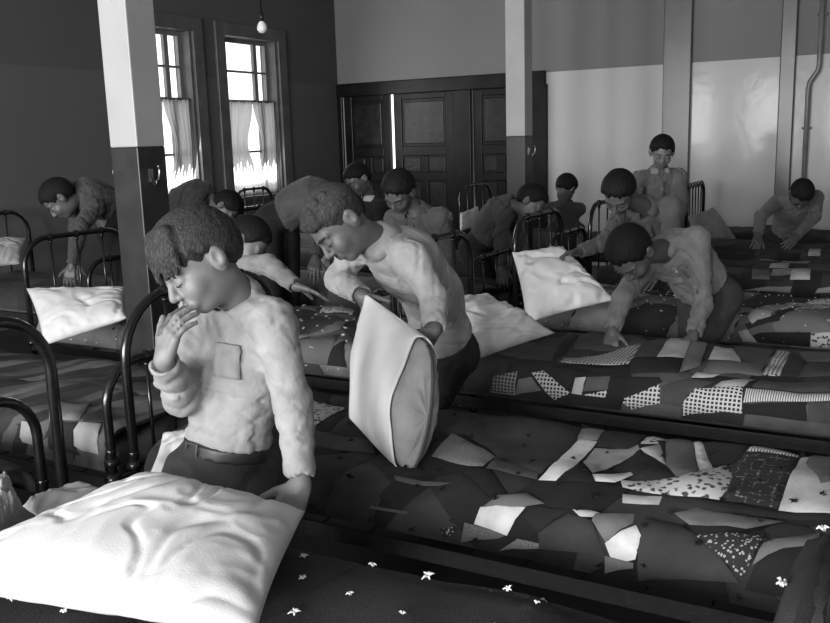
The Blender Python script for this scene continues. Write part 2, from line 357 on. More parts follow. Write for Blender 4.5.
# ------------------------------------------------------------------ iron beds
def arch_path(x, y0, y1, zt, R, z0=0.03, n=7):
    pts = [(x, y0, z0), (x, y0, zt-R)]
    for i in range(1, n+1):
        a = math.pi/2*i/n; pts.append((x, y0+R-R*math.cos(a), zt-R+R*math.sin(a)))
    for i in range(0, n+1):
        a = math.pi/2*i/n; pts.append((x, y1-R+R*math.sin(a), zt-R+R*math.cos(a)))
    pts.append((x, y1, z0)); return pts
def bed(xh, xf, y0, y1, label, head=1.02, foot=0.76, nsp=3, R=0.17, group='black iron beds'):
    root = empty('iron_bed', ((xh+xf)/2, (y0+y1)/2, 0), label, 'bed', group)
    yc = (y0+y1)/2
    for nm, x, zt, r in (('headboard', xh, head, R), ('footboard', xf, foot, R*0.85)):
        h = MB().tube(arch_path(x, y0, y1, zt, r), 0.0165, 12).build(nm, M_IRON, root, True)
        MB().tube([(x, y0, 0.34), (x, y1, 0.34)], 0.011, 8).build('cross_bar', M_IRON, h, True)
        for k in range(nsp):
            yy = y0 + (y1-y0)*(k+1)/(nsp+1)
            MB().tube([(x, yy, 0.34), (x, yy, zt)], 0.0065, 8).build('spindle', M_IRON, h, True)
            MB().ball((x, yy, zt), 0.024, 10, (1, 1.15, 1)).ball((x, yy, zt-0.03), 0.013, 8).build('casting', M_IRON, h, True)
        for yy in (y0, y1):
            MB().ball((x, yy, 0.42), 0.026, 10, (1.1, 1.1, 0.8)).ball((x, yy, 0.36), 0.030, 10, (1.1, 1.1, 0.9)).ball((x, yy, 0.46), 0.020, 8).build('corner_casting', M_IRON, h, True)
            MB().ball((x, yy, 0.025), 0.024, 10).build('caster', M_IRON, h, True)
    for yy, s in ((y0-0.012, 1), (y1+0.012, -1)):
        bevel(MB().box(xh, xf, yy-0.004, yy+0.004, 0.315, 0.365).box(xh, xf, min(yy, yy+s*0.045), max(yy, yy+s*0.045), 0.315, 0.322).build('side_rail', M_RAIL, root), 0.002)
    sp = MB()
    for k in range(9):
        yy = y0+0.04+(y1-y0-0.08)*k/8; sp.tube([(xh, yy, 0.335), (xf, yy, 0.335)], 0.003, 5)
    for k in range(14):
        xx = xh+0.08+(xf-xh-0.16)*k/13; sp.tube([(xx, y0, 0.33), (xx, y1, 0.33)], 0.003, 5)
    sp.build('wire_springs', M_RAIL, root)
    return root
def mattress(xh, xf, y0, y1, label):
    o = bevel(MB().box(xh+0.04, xf-0.04, y0+0.05, y1-0.05, 0.345, 0.455).build('mattress', M_MATTRESS), 0.04, 4)
    return tag(o, label, 'mattress', 'thin mattresses under the quilts')

# ------------------------------------------------------------------ patchwork quilts
CLOTH = {}
def cloth(spec):
    """spec: a tone (float) or (pattern, dark, light)"""
    if spec in CLOTH: return CLOTH[spec]
    if isinstance(spec, tuple): m = mat('cloth %s %.2f' % (spec[0], spec[1]), spec[1], 0.92, bump=0.2, scale=300, kind=spec[0], v2=spec[2], var=0.12)
    else:
        m = mat('cloth tone %.3f' % spec, spec, 0.92, bump=0.25, scale=220, var=0.22, vscale=12)
    CLOTH[spec] = m; return m
GING = ('gingham', 0.03, 0.62); DOTS = ('dots', 0.025, 0.45); FLOR = ('floral', 0.06, 0.55); STRP = ('stripe', 0.10, 0.62)
PLAID = ('plaid', 0.02, 0.33)
def TW(v): return ('tweed', v, v)
class Quilt:
    def __init__(s, xh, xf, y0, y1, label, zt=0.52, zr=0.385, ov=0.008, lump=0.010, hump=None, base=0.02, seed=0, thick=0.012, x0in=0.05):
        s.x0, s.x1, s.y0, s.y1 = xh+x0in, xf-0.03, y0-ov, y1+ov*0.5
        s.zt, s.zr, s.lump, s.hump, s.seed = zt, zr, lump, hump, seed
        ys = np.linspace(s.y0, s.y1, 400); zs = np.array([s.prof(y) for y in ys])
        s.ys = ys; s.vs = np.concatenate([[0], np.cumsum(np.hypot(np.diff(ys), np.diff(zs)))]); s.V = s.vs[-1]
        nx, nv = 64, 30; V = []; F = []; UV = []
        for j in range(nv+1):
            for i in range(nx+1):
                u = s.x0+(s.x1-s.x0)*i/nx; v = s.V*j/nv; V.append(s.pt(u, v)); UV.append((u, v))
        for j in range(nv):
            for i in range(nx): q = j*(nx+1)+i; F.append((q, q+1, q+nx+2, q+nx+1))
        s.o = obj('quilt', V, F, cloth(base), uv=UV); tag(s.o, label, 'quilt', 'patchwork quilts on the iron beds')
        md = s.o.modifiers.new('thick', 'SOLIDIFY'); md.thickness = thick; md.offset = -1
    def prof(s, y):
        w = 0.13; a = min(max((y-s.y0)/w, 0), 1); b = min(max((s.y1-y)/0.10, 0), 1)
        f = (1-(1-a)**2.6)**(1/2.6); g = (1-(1-b)**2.6)**(1/2.6)
        c = 0.012*math.sin(math.pi*min(max((y-s.y0)/(s.y1-s.y0), 0), 1))
        return s.zr + (s.zt-s.zr)*min(f, 0.25+0.75*g) + c
    def z(s, x, y):
        z = s.prof(y); k = min(1, max(0, (z-s.zr)/(s.zt-s.zr))); q = s.seed
        z += k*s.lump*(math.sin(7*x+3*y+q)+0.7*math.sin(13*y-5*x+2*q)+0.5*math.sin(17*x+11*y+q))
        z += k*0.010*noise.noise(Vector((x*5, y*7, s.seed*2.3)))+k*0.005*noise.noise(Vector((x*15, y*17, s.seed)))
        if s.hump: 
            x0, x1, h = s.hump; t = min(max((x-x0)/(x1-x0), 0), 1); z += h*t*t*(3-2*t)
        return z
    def pt(s, u, v, off=0.0):
        y = float(np.interp(v, s.vs, s.ys)); p = Vector((u, y, s.z(u, y)))
        if off:
            e = 0.006; v0, v1 = max(v-e, 0), min(v+e, s.V)
            a = s.pt(u+e, v)-s.pt(u-e, v); b = s.pt(u, v1)-s.pt(u, v0); n = a.cross(b).normalized(); p = p + n*off
        return p
    def pix(s, x, y):
        d = ray(x, y); ya, yb = s.y0-0.03, s.y1
        last = None
        for i in range(260):
            yy = ya+(yb-ya)*i/259; t = yy/d.y; q = CAM+d*t
            yq = min(max(yy, s.y0+1e-4), s.y1)
            if q.z <= s.z(q.x, yq): return (q.x, float(np.interp(yq, s.ys, s.vs)))
        t = yb/d.y; q = CAM+d*t; return (q.x, s.V)
    def patch(s, poly, spec, off=0.004, puff=0.003, step=0.045, name='patch', ramp=0.010, edge=0.001):
        poly = [Vector((min(max(p[0], s.x0), s.x1), min(max(p[1], 0.0), s.V))) for p in poly]
        B = []
        for i in range(len(poly)):
            a, b = poly[i], poly[(i+1) % len(poly)]; n = max(1, int((b-a).length/step+0.5))
            for k in range(n):
                p = a.lerp(b, k/n)
                if not B or (p-B[-1]).length > 1e-3: B.append(p)
        if len(B) > 2 and (B[0]-B[-1]).length < 1e-3: B.pop()
        if len(B) < 3: return
        nb = len(B); A = np.array([tuple(p) for p in B]); Bn = np.roll(A, -1, 0)
        lo, hi = A.min(0), A.max(0); pts = list(B)
        def dist(p):
            ab = Bn-A; t = np.clip(((p-A)*ab).sum(1)/np.maximum((ab*ab).sum(1), 1e-9), 0, 1)
            return np.sqrt((((A+ab*t[:, None])-p)**2).sum(1)).min()
        # an inset ring near the seam, then interior grid
        c = A.mean(0)
        for yv in np.arange(lo[1]+step*0.5, hi[1], step):
            for xv in np.arange(lo[0]+step*0.5, hi[0], step):
                p = np.array((xv, yv))
                if dist(p) > step*0.35: pts.append(Vector(p))
        seg = Bn-A; ln = np.hypot(seg[:, 0], seg[:, 1]); area = 0.5*np.sum(A[:, 0]*Bn[:, 1]-Bn[:, 0]*A[:, 1])
        sg = 1 if area > 0 else -1
        nrm = np.stack([-seg[:, 1], seg[:, 0]], 1)/np.maximum(ln, 1e-9)[:, None]*sg
        vn = nrm+np.roll(nrm, 1, 0); vn /= np.maximum(np.hypot(vn[:, 0], vn[:, 1]), 1e-6)[:, None]
        for i in range(nb):
            p = A[i]+vn[i]*ramp
            if dist(p) > ramp*0.6: pts.append(Vector(p))
        try: r = delaunay_2d_cdt(pts, [(i, (i+1) % nb) for i in range(nb)], [list(range(nb))], 1, 1e-5)
        except Exception: return
        V = []; UV = []
        for p in r[0]:
            d = dist(np.array(tuple(p))); V.append(s.pt(p.x, p.y, edge + (off-edge)*min(1, d/ramp*1.05) + puff*(1-math.exp(-d/0.03)))); UV.append((p.x, p.y))
        F = [f for f in r[2]]
        if not F: return
        o = obj(name, V, F, cloth(spec), s.o, uv=UV)
        me = o.data
        if sum(p.normal.z for p in me.polygons) < 0: me.flip_normals()
        return o
    def trace(s, items, off=0.0125, step=0.045):
        for spec, pix in items: s.patch([s.pix(*p) for p in pix], spec, off=off, puff=0.003, step=step, edge=0.0085)
    def voronoi(s, n, tones, seed=1, step=0.06):
        R = random.Random(seed); sd = [(R.uniform(s.x0, s.x1), R.uniform(0, s.V)) for _ in range(n)]
        for i, a in enumerate(sd):
            poly = [Vector(q) for q in ((s.x0, 0), (s.x1, 0), (s.x1, s.V), (s.x0, s.V))]
            for j, b in enumerate(sd):
                if i == j: continue
                a_, b_ = Vector(a), Vector(b); m = (a_+b_)/2; d = b_-a_; out = []
                for k in range(len(poly)):
                    p, q = poly[k], poly[(k+1) % len(poly)]; dp, dq = (p-m).dot(d), (q-m).dot(d)
                    if dp <= 0: out.append(p)
                    if dp*dq < 0: out.append(p+(q-p)*(dp/(dp-dq)))
                poly = out
                if len(poly) < 3: break
            if len(poly) >= 3: s.patch(poly, R.choice(tones), step=step)
    def blocks(s, rows, width, tones, seed=1, skew=0.0, step=0.07, jitter=0.3):
        R = random.Random(seed)
        for r in range(rows):
            v0, v1 = s.V*r/rows, s.V*(r+1)/rows; x = s.x0-skew; last = None
            while x < s.x1:
                w = width*(1+R.uniform(-jitter, jitter)); sp = R.choice([t for t in tones if t != last]); last = sp
                x2 = x+w if s.x1-(x+w) > width*0.4 else s.x1+abs(skew)
                f = lambda xx, v: (min(max(xx+skew*(v/s.V), s.x0), s.x1), v)
                s.patch([f(x, v0), f(x2, v0), f(x2, v1), f(x, v1)], sp, step=step); x = x2
    def tufts(s, m, dx, dv, size=0.02, seed=1, jit=0.3, v0=0.03, mesh=[None]):
        R = random.Random(seed)
        key = 'tuft'
        mb = MB()
        for k in range(6):
            a = k*2*math.pi/6+0.3*k; l = size*(0.7+0.5*((k*37) % 5)/5); c, sn = math.cos(a), math.sin(a)
            mb.tube([(0, 0, 0), (c*l*0.5, sn*l*0.5, l*0.55), (c*l, sn*l, l*0.35)], [size*0.16, size*0.2, size*0.08], 5)
        first = None; v = v0; row = 0
        while v < s.V-0.02:
            x = s.x0+0.06+(row % 2)*dx*0.5
            while x < s.x1-0.02:
                p = s.pt(x+R.uniform(-jit, jit)*dx, min(max(v+R.uniform(-jit, jit)*dv, 0.01), s.V-0.01), 0.012)
                if first is None: o = mb.build('tuft', m, s.o, True); first = o
                else: o = first.copy(); COL.objects.link(o)
                o.location = p; o.rotation_euler = (R.uniform(-0.5, 0.5), R.uniform(-0.5, 0.5), R.uniform(0, 6.28)); k = R.uniform(0.7, 1.2); o.scale = (k*R.uniform(0.6, 1.4), k, k)
                x += dx
            v += dv; row += 1

DK = [0.010, 0.015, 0.022, 0.03, 0.045]; MX = [0.012, 0.02, 0.035, 0.06, 0.10, 0.18, 0.30]
# right-hand column of beds, nearest first
RB = [(-2.12, -0.05, 0.84, 1.64, 'nearest black iron bed, under the big white pillow in front'),
      (-2.33, 0.02, 2.10, 2.92, 'black iron bed behind the front boy, its rail crossing the lower picture'),
      (-2.10, 0.05, 3.50, 4.32, 'black iron bed with gingham patched quilt, third from the front'),
      (-2.10, 0.05, 4.92, 5.72, 'black iron bed whose headboard stands behind the held-up pillow'),
      (-2.10, 0.05, 6.30, 7.12, 'black iron bed behind the two leaning boys on the right'),
      (-2.08, 0.05, 7.62, 8.40, 'black iron bed the rightmost boy leans on'),
      (-2.02, 0.05, 8.98, 9.75, 'farthest black iron bed against the pale wall, with tall bars')]
LB = [(-4.50, -2.40, 0.98, 1.78, 'black iron bed showing only its low foot arch at the left edge'),
      (-4.55, -2.42, 2.08, 2.88, 'black iron bed with striped quilt at the left edge'),
      (-4.66, -2.30, 3.50, 4.30, 'black iron bed with a white pillow at its arched head, left'),
      (-4.50, -2.40, 4.92, 5.72, 'black iron bed behind the front boy, beyond the pillar'),
      (-4.50, -2.40, 6.30, 7.10, 'black iron bed in front of the doors, among the bending boys'),
      (-4.10, -2.40, 8.20, 8.95, 'small-looking black iron bed right before the dark doorway')]
TB = [(-6.45, -4.85, 4.12, 4.92, 'black iron bed against the far left wall'),
      (-6.50, -4.75, 6.62, 7.40, 'black iron bed under the window nearer the pillar'),
      (-6.50, -4.75, 7.58, 8.22, 'black iron bed under the window nearer the doors')]
nm = ['the nearest bed', 'the second bed', 'the third bed', 'the fourth bed', 'the fifth bed', 'the sixth bed', 'the farthest bed']
for i, b in enumerate(RB): bed(*b, nsp=3 if i < 6 else 5, R=(0.17 if i < 6 else 0.12) if i != 1 else 0.22, foot=0.80 if i == 0 else 0.76, head=(1.06, 1.0, 1.02, 1.02, 1.0, 1.0, 0.98)[i])
for i, b in enumerate(LB+TB): bed(*b, head=0.98 if i == 2 else 1.02)
for i, b in enumerate(RB): mattress(*b[:4], 'thin mattress under the quilt of ' + nm[i] + ' on the right')
for i, b in enumerate(LB): mattress(*b[:4], 'thin mattress under the quilt of the %s bed on the left' % ('nearest', 'striped-quilt', 'white-pillow', 'pillar-side', 'door-side', 'doorway')[i])
for i, b in enumerate(TB): mattress(*b[:4], 'thin mattress on the bed %s' % ('by the far left wall', 'under the pillar-side window', 'under the door-side window')[i])

# R1: dark striped quilt with white tufts, drawn up over the foot
q1 = Quilt(*RB[0][:4], 'dark quilt with white yarn tufts on the nearest bed', zt=0.55, hump=(-0.20, -0.12, 0.29), seed=1, base=0.012, ov=0.03)
q1.blocks(2, 0.36, [0.008, 0.012, 0.016, 0.024, 0.02], 5, skew=0.12)
q1.tufts(M_TUFTW, 0.15, 0.12, 0.013, 3)

# R2: crazy quilt
q2 = Quilt(*RB[1][:4], 'crazy patchwork quilt with big white and dark patches on the second bed', zt=0.50, seed=2, lump=0.009)
q2.voronoi(46, [0.010, 0.014, 0.02, 0.03, 0.045, 0.02, 0.03], 4)
WH = 0.78
q2.trace([
 (TW(0.24), [(581, 426.5), (606.6, 428), (597, 443), (576.5, 442)]),
 (WH, [(578, 442), (597, 444), (584, 460), (573, 470), (556, 484), (538, 483), (546, 475), (558, 463)]),
 (0.012, [(606.6, 429), (650, 430), (638, 446), (628, 452), (596, 449.5)]),
 (0.34, [(594.6, 450.6), (628, 452), (638, 447), (640, 452), (592, 476), (582.5, 465)]),
 (0.010, [(581, 465), (596, 485.5), (558, 484)]),
 (0.011, [(638, 452.5), (654, 460), (674.6, 480), (659, 485), (642, 478), (612, 474)]),
 (WH, [(591, 477), (609, 477), (632, 473.5), (633, 478), (614, 485.5), (594.6, 484)]),
 (0.034, [(474, 418), (580, 429), (576, 443), (558, 463), (541, 477), (517, 472), (496, 458), (464, 436)]),
 (TW(0.26), [(452, 436), (495, 459), (483, 469), (469, 469), (432, 459)]),
 (0.075, [(496, 458), (539, 475), (537, 483), (486, 471)]),
 (0.18, [(498, 497.6), (527, 496), (545, 506), (522, 509.6), (481, 511)]),
 (0.85, [(481, 510), (526, 509.6), (508, 536), (475, 526.5)]),
 (TW(0.16), [(465.7, 525), (506.6, 537), (499, 548), (462, 542)]),
 (TW(0.24), [(518.7, 538.6), (540, 544.6), (540, 556), (500, 550)]),
 (0.018, [(534, 508), (570.5, 513), (539, 534), (522, 518)]),
 (0.05, [(569, 516), (592, 523), (606, 558), (541, 553), (539, 535)]),
 (0.6, [(573, 512), (590, 513), (600, 516), (592, 520), (580, 519)]),
 (0.2, [(594.6, 517), (634, 517), (633, 526.5), (606.6, 544.6), (592, 523)]),
 (0.85, [(636, 528), (641, 538), (636, 561), (627.6, 565), (611, 558), (605.7, 544.6)]),
 (0.2, [(605.7, 560), (634, 565), (634, 578), (605.7, 573)]),
 (0.045, [(644.5, 521), (680, 528), (719, 558), (740, 588), (685, 588), (639, 580), (639, 548)]),
 (DOTS, [(695, 538), (766, 538), (752, 561), (742, 582), (719, 558)]),
 (0.17, [(766, 543), (820, 536), (818, 548), (783, 551), (752.5, 568)]),
 (0.012, [(783, 551), (818, 548), (800, 609), (745, 590), (755, 568)]),
 (FLOR, [(650, 431), (688, 432), (690, 435.6), (661, 443), (658, 446.5), (640, 446.5)]),
 (TW(0.14), [(661, 441.6), (688, 435.6), (698.7, 476.6), (677, 480), (666, 468)]),
 (0.6, [(688, 432), (696, 435.6), (713, 472), (700, 476.6)]),
 (0.45, [(640, 451), (660, 446.5), (666, 468)]),
 (0.012, [(696, 435.6), (754, 443), (736, 466), (713, 469)]),
 (STRP, [(754, 443), (804.7, 443), (796, 462), (747, 454)]),
 (FLOR, [(620, 483), (678, 480), (726, 468), (738, 483), (719, 503), (654, 497), (622, 490)]),
 (PLAID, [(748, 455), (797.5, 461), (779.5, 511.5), (726, 504), (727, 470)]),
 (0.56, [(804.7, 443), (850, 443), (850, 517), (778, 514), (798.7, 463)]),
 (0.5, [(622, 497), (662.5, 499.5), (659, 508), (622, 506)]),
 (0.15, [(673, 516), (697.5, 510), (726, 516), (784, 525), (746, 532), (690, 528)]),
 (0.016, [(662.5, 499.5), (714, 504), (774.6, 514), (830, 516), (830, 524), (726, 516), (695, 510)]),
 (FLOR, [(307, 400), (346, 410), (314, 430), (300, 428)]),
 (0.05, [(314, 432), (372, 443), (375, 456), (314, 448)]),
 (0.10, [(372, 506), (409.6, 513), (408, 517), (371, 511)]),
 (0.09, [(394, 478), (452, 485.5), (440, 489), (396, 483)]),
 (DOTS, [(441, 530), (464, 530), (459, 541), (444.6, 538.6)]),
])
q2.patch([q2.pix(*p) for p in [(805, 468), (813, 462), (850, 460), (850, 487), (820, 488.7)]], 0.14, off=0.020, edge=0.0165)
q2.tufts(M_TUFTB, 0.17, 0.12, 0.013, 5)

# R3: gingham block quilt
q3 = Quilt(*RB[2][:4], 'block patchwork quilt with checked gingham pieces on the third bed', zt=0.52, seed=3, lump=0.007)
q3.blocks(4, 0.25, [0.012, 0.02, 0.035, 0.05, 0.08], 8, skew=0.1)
q3.trace([
 (0.012, [(566, 335.7), (579, 335.7), (566, 356), (551.6, 363)]), (0.06, [(580.5, 337), (604.6, 334.5), (614, 349), (573, 351)]),
 (GING, [(563.6, 360), (604.6, 356), (642, 344), (628.7, 366), (614, 367), (559, 364.6)]), (0.010, [(556, 367), (614, 369), (612, 375), (551.6, 368)]),
 (0.05, [(604.6, 337), (633.5, 337), (650, 345), (629, 347)]), (('gingham', 0.02, 0.22), [(494, 378), (518, 372), (513, 397), (491, 392)]),
 (0.15, [(519, 380), (532, 378), (542, 395), (514, 396)]), (GING, [(532, 374), (544, 372), (571, 399.5), (554, 401)]),
 (0.42, [(575.7, 379), (586.5, 378), (582, 402), (572, 398)]), (0.08, [(588, 378), (610.6, 378), (610.6, 390), (583, 393.5)]),
 (GING, [(583, 395), (610.6, 390), (607, 400), (592.5, 403)]), (0.012, [(611, 378), (660, 379), (660, 385), (614, 407), (604.6, 403)]),
 (GING, [(616, 406), (635, 394), (660, 385.5), (660, 412), (632, 409.6)]), (0.06, [(641, 346), (670, 340), (656.5, 359), (632, 359)]),
 (0.5, [(670, 340), (691.5, 342), (684, 360), (656.5, 359)]), (TW(0.2), [(691.5, 343), (707, 344.6), (700, 367.5), (679, 374.7)]),
 (0.016, [(632, 360), (682, 361), (678, 375), (630, 376)]), (0.6, [(714, 348), (733.6, 350.6), (741, 364), (708, 361.5)]),
 (0.06, [(734, 348), (774.6, 352), (765, 365), (741, 364)]), (TW(0.16), [(709.5, 362.6), (765, 365), (761, 378), (702, 374.7)]),
 (GING, [(777, 352), (790, 354), (780.6, 378), (761, 377)]), (0.02, [(790, 354), (808, 365), (798.7, 379.5), (782, 378)]),
 (TW(0.09), [(798.7, 354), (842, 354), (842, 363), (807, 364)]), (0.04, [(808, 365), (842, 364), (842, 379.5), (798.7, 379.5)]),
 (0.5, [(691, 379.5), (696, 374.5), (721.6, 376), (713, 379.5)]), (0.055, [(662.5, 387), (691, 380), (714, 384), (688, 396), (682, 408), (661, 409.6)]),
 (GING, [(695, 390), (743, 388), (742, 421.7), (724, 419), (682, 417), (683, 403.6)]), (0.36, [(721.6, 383), (755, 382), (743, 389), (714, 388)]),
 (STRP, [(745.7, 390), (842, 395), (842, 400.6), (743, 405)]), (0.010, [(743, 406), (807, 403.6), (807, 423), (774.6, 425), (743, 420.5)]),
 (0.05, [(808, 403.6), (842, 402), (842, 428), (808, 425)]), (0.06, [(760, 382), (842, 384), (842, 393), (751, 389)]),
], step=0.05)

# R4: pale tufted quilt
q4 = Quilt(*RB[3][:4], 'pale speckled quilt with dark bands and white tufts on the fourth bed', zt=0.52, seed=4)
q4.blocks(3, 0.30, [FLOR, 0.14, 0.10, 0.2, 0.02], 12, skew=0.35)
q4.trace([(TW(0.30), [(748, 318), (765, 307), (790, 305), (770, 318), (752, 325)]), (0.014, [(745, 326), (770, 318), (795, 308), (806, 308), (780, 322), (748, 331)]),
          (TW(0.16), [(772, 326), (800, 311), (835, 308), (835, 333), (775, 333)]), (0.010, [(752, 339), (760, 333), (811, 334), (809, 353), (757, 349)]), (FLOR, [(811, 335), (840, 334), (840, 354), (810, 354)]),
          (0.3, [(738, 332), (747, 331), (756, 348), (742, 346)])], step=0.06)
q4.tufts(M_TUFTW, 0.11, 0.11, 0.007, 8)
# R5, R6: regular squares
SQ = [0.012, 0.018, 0.03, 0.055, 0.02, 0.035, 0.012, 0.30]
q5 = Quilt(*RB[4][:4], 'dark squares quilt with a pale side strip on the fifth bed', zt=0.54, seed=5)
q5.blocks(5, 0.17, SQ, 3, jitter=0.08)
q5.trace([(TW(0.26), [(741, 292), (768, 288.5), (792, 288), (790, 294), (745, 295)]), (TW(0.26), [(818, 290), (842, 287), (842, 294), (815, 295)]),
          (0.35, [(771, 265), (790, 264), (788, 269), (769, 269)]), (0.42, [(793, 270), (811, 270), (810, 281), (790, 281)]), (0.12, [(752, 270), (770, 271), (770, 281), (752, 280)])], step=0.06)
q6 = Quilt(*RB[5][:4], 'dark squares quilt under the hands of the rightmost boy', zt=0.53, seed=6)
q6.blocks(5, 0.17, SQ[:-1]+[0.05], 9, jitter=0.1); q6.trace([(0.4, [(809, 250), (821, 250), (820, 257), (808, 257)])], step=0.06)
q7 = Quilt(*RB[6][:4], 'dark quilt on the farthest bed by the pale wall', zt=0.52, seed=7); q7.blocks(3, 0.3, DK, 10)
# left column
l1 = Quilt(*LB[0][:4], 'dark patchwork quilt at the lower left edge behind a foot arch', seed=8); l1.blocks(4, 0.3, DK+[0.35, 0.06], 4)
l2 = Quilt(*LB[1][:4], 'quilt of slanting dark and grey stripes, left of the front boy', zt=0.52, seed=9)
l2.blocks(2, 0.10, [0.018, 0.07, 0.025, 0.11, 0.09], 21, skew=0.42, jitter=0.35)
l2.trace([(0.16, [(50, 402), (90, 406), (80, 422), (50, 422)]), (0.28, [(80, 424), (102, 426), (101, 458), (84, 455), (76, 446), (75, 432)]), (0.012, [(82, 418), (108, 409), (112, 425), (84, 423)]),
          (0.30, [(23, 422), (36, 424), (38, 448), (25, 449), (22, 440)]), (0.014, [(51, 424), (78, 424), (74, 446), (82, 456), (51, 452)])])
l3 = Quilt(*LB[2][:4], 'speckled grey quilt with white tufts on the bed behind the front boys', zt=0.53, seed=10)
l3.voronoi(22, [0.05, 0.08, 0.12, 0.03, 0.18], 6)
l3.trace([(TW(0.09), [(292, 319), (336, 316), (345, 322), (335, 327), (292, 337)]), (TW(0.26), [(293, 338), (320, 332), (340, 322), (346, 324), (340, 331), (318, 337), (294, 343)]),
          (TW(0.13), [(294, 344), (340, 335), (335, 345), (328, 366), (297, 366)]), (0.012, [(328, 367), (334, 348), (346, 342), (348, 368)]), (TW(0.15), [(299, 300), (320, 298), (317, 313), (300, 310)]), (FLOR, [(320, 301), (352, 302), (352, 315), (319, 315)])])
l3.tufts(M_TUFTW, 0.12, 0.12, 0.011, 9)
l4 = Quilt(*LB[3][:4], 'dark patchwork quilt below the boy looking down in the middle', seed=11); l4.blocks(3, 0.3, MX[:-1], 14)
l5 = Quilt(*LB[4][:4], 'dark patchwork quilt on the door-side bed', seed=12); l5.blocks(3, 0.3, DK+[0.08], 15)
l6 = Quilt(*LB[5][:4], 'dark quilt on the bed before the dark doorway', seed=13); l6.blocks(3, 0.35, DK, 16)
for k, b in enumerate(TB):
    q = Quilt(*b[:4], ('dark quilt on the bed at the far left wall', 'dark quilt under the window nearer the pillar', 'dark quilt under the window nearer the doors')[k], seed=14+k); q.blocks(3, 0.35, DK, 17+k)

# ------------------------------------------------------------------ pillows
def pillow(A, B, C, D, thick, m, label, wr=0.006, seed=0, n=44, name='pillow', group='pillows', pinch=0.06, flat=0.55, cat='pillow', up=None, fq=5):
    """cushion between four corner points (in order round it)"""
    A, B, C, D = map(Vector, (A, B, C, D)); nor = (C-A).cross(D-B).normalized()
    if nor.dot(CAM-A) < 0: nor = -nor
    V = []; F = []; UV = []; R = random.Random(seed); ph = [R.uniform(0, 6.28) for _ in range(8)]
    sc = ((B-A).length*fq, (D-A).length*fq)
    def g(t): return max(0.0, 1-abs(2*t-1)**3.0)**flat
    for side in (1, -1):
        for j in range(n+1):
            for i in range(n+1):
                u, v = i/n, j/n
                uu = u + pinch*(0.5-u)*(1-(2*v-1)**2); vv = v + pinch*(0.5-v)*(1-(2*u-1)**2)
                p = (A*(1-uu)+B*uu)*(1-vv) + (D*(1-uu)+C*uu)*vv
                h = g(u)*g(v)
                edge = min(u, 1-u, v, 1-v)
                q = Vector((u*sc[0], v*sc[1], seed*3.7)); q = q + noise.noise_vector(q*1.3)*0.5
                w = 1.6*noise.noise(q*1.2) - 2.2*max(0, 0.16-abs(noise.noise(Vector((q.x*1.1+q.y*0.9, q.y*2.3-q.x*0.8, q.z)))))*6 + 1.1*(0.25-abs(noise.noise(q*2.6+Vector((5, 1, 2)))))*2 + 0.12*noise.noise(q*7)
                cr = math.exp(-edge*12)*noise.noise(Vector((u*14, v*14, seed)))*2.0
                V.append(p + nor*(side*(thick*0.5*h + wr*(w+cr)*min(1, h*2.2)*(1 if side > 0 else 0.4)))); UV.append((u, v))
    N1 = (n+1)*(n+1)
    for j in range(n):
        for i in range(n):
            q = j*(n+1)+i; F.append((q, q+1, q+n+2, q+n+1)); q += N1; F.append((q, q+n+1, q+n+2, q+1))
    o = obj(name, V, F, m)
    bm = bmesh.new(); bm.from_mesh(o.data); bmesh.ops.remove_doubles(bm, verts=bm.verts, dist=1e-5); bmesh.ops.recalc_face_normals(bm, faces=bm.faces); bm.to_mesh(o.data); bm.free()
    o.data.polygons.foreach_set('use_smooth', [True]*len(o.data.polygons))
    return tag(o, label, cat, group)
pillow(atz(-95, 580, 0.63), P(145, 472, 2.12), P(305, 511, 2.13), atz(256, 634, 0.63), 0.14, M_WHITE, 'big wrinkled white pillow on the nearest bed, gripped by the front boy', fq=3.4, wr=0.0035, seed=3, n=90, pinch=0.03)
pillow(atz(442, 298, 0.80), atz(484, 294, 0.80), atz(556, 333, 0.57), atz(462, 366, 0.57), 0.16, M_WHITE_LIT, 'white pillow lying on the third bed behind the boy with the pillowcase', seed=5, wr=0.008)
pillow(P(512, 252, 5.25), P(563, 246, 5.3), P(616, 300, 5.0), P(526, 324, 4.9), 0.14, M_WHITE_LIT, 'white pillow held up by its corner above the fourth bed', seed=8, fq=3.6, wr=0.008)
pillow(P(26, 288, 5.05), P(126, 287, 5.1), P(127, 318, 4.8), P(44, 346, 4.7), 0.12, M_WHITE, 'white pillow against the arched headboard at the left', seed=9, fq=3.2, wr=0.0055)
pillow(P(688, 216, 8.55), P(713, 207, 8.75), P(737, 240, 8.6), P(698, 247, 8.45), 0.16, M_GREYCASE, 'grey pillow leaning on the farthest headboard', seed=10)
pillow(P(-22, 238, 6.9), P(26, 238, 7.0), P(20, 264, 6.8), P(-30, 268, 6.7), 0.12, M_GREYCASE, 'grey-white pillow at the far left edge', seed=11)
pillow(atx(460, 213, -4.06), atx(478, 206, -4.06), atx(480, 226, -3.95), atx(460, 232, -3.95), 0.08, M_WHITE, 'small-looking white pillow before the dark doorway', seed=12)
pillow(atz(143, 486, 0.55), atz(163, 432, 0.62), atz(262, 430, 0.62), atz(262, 480, 0.55), 0.10, M_WHITE, 'white pillow on the second bed, only its corner showing behind the front boy', seed=13, n=30)
pillow(P(22, 506, 2.25), P(80, 486, 2.32), P(120, 496, 2.25), P(60, 530, 2.12), 0.08, M_GREYCASE, 'grey cushion end behind the big white pillow, lower left', seed=14, group=None)
pillow(P(-40, 500, 2.1), P(6, 484, 2.18), P(22, 505, 2.12), P(-10, 545, 2.0), 0.10, mat('grey blanket', 0.32, 0.95, bump=0.3, scale=150, var=0.2), 'crumpled grey blanket at the lower left edge', seed=15, wr=0.02, name='blanket', cat='blanket', group=None)

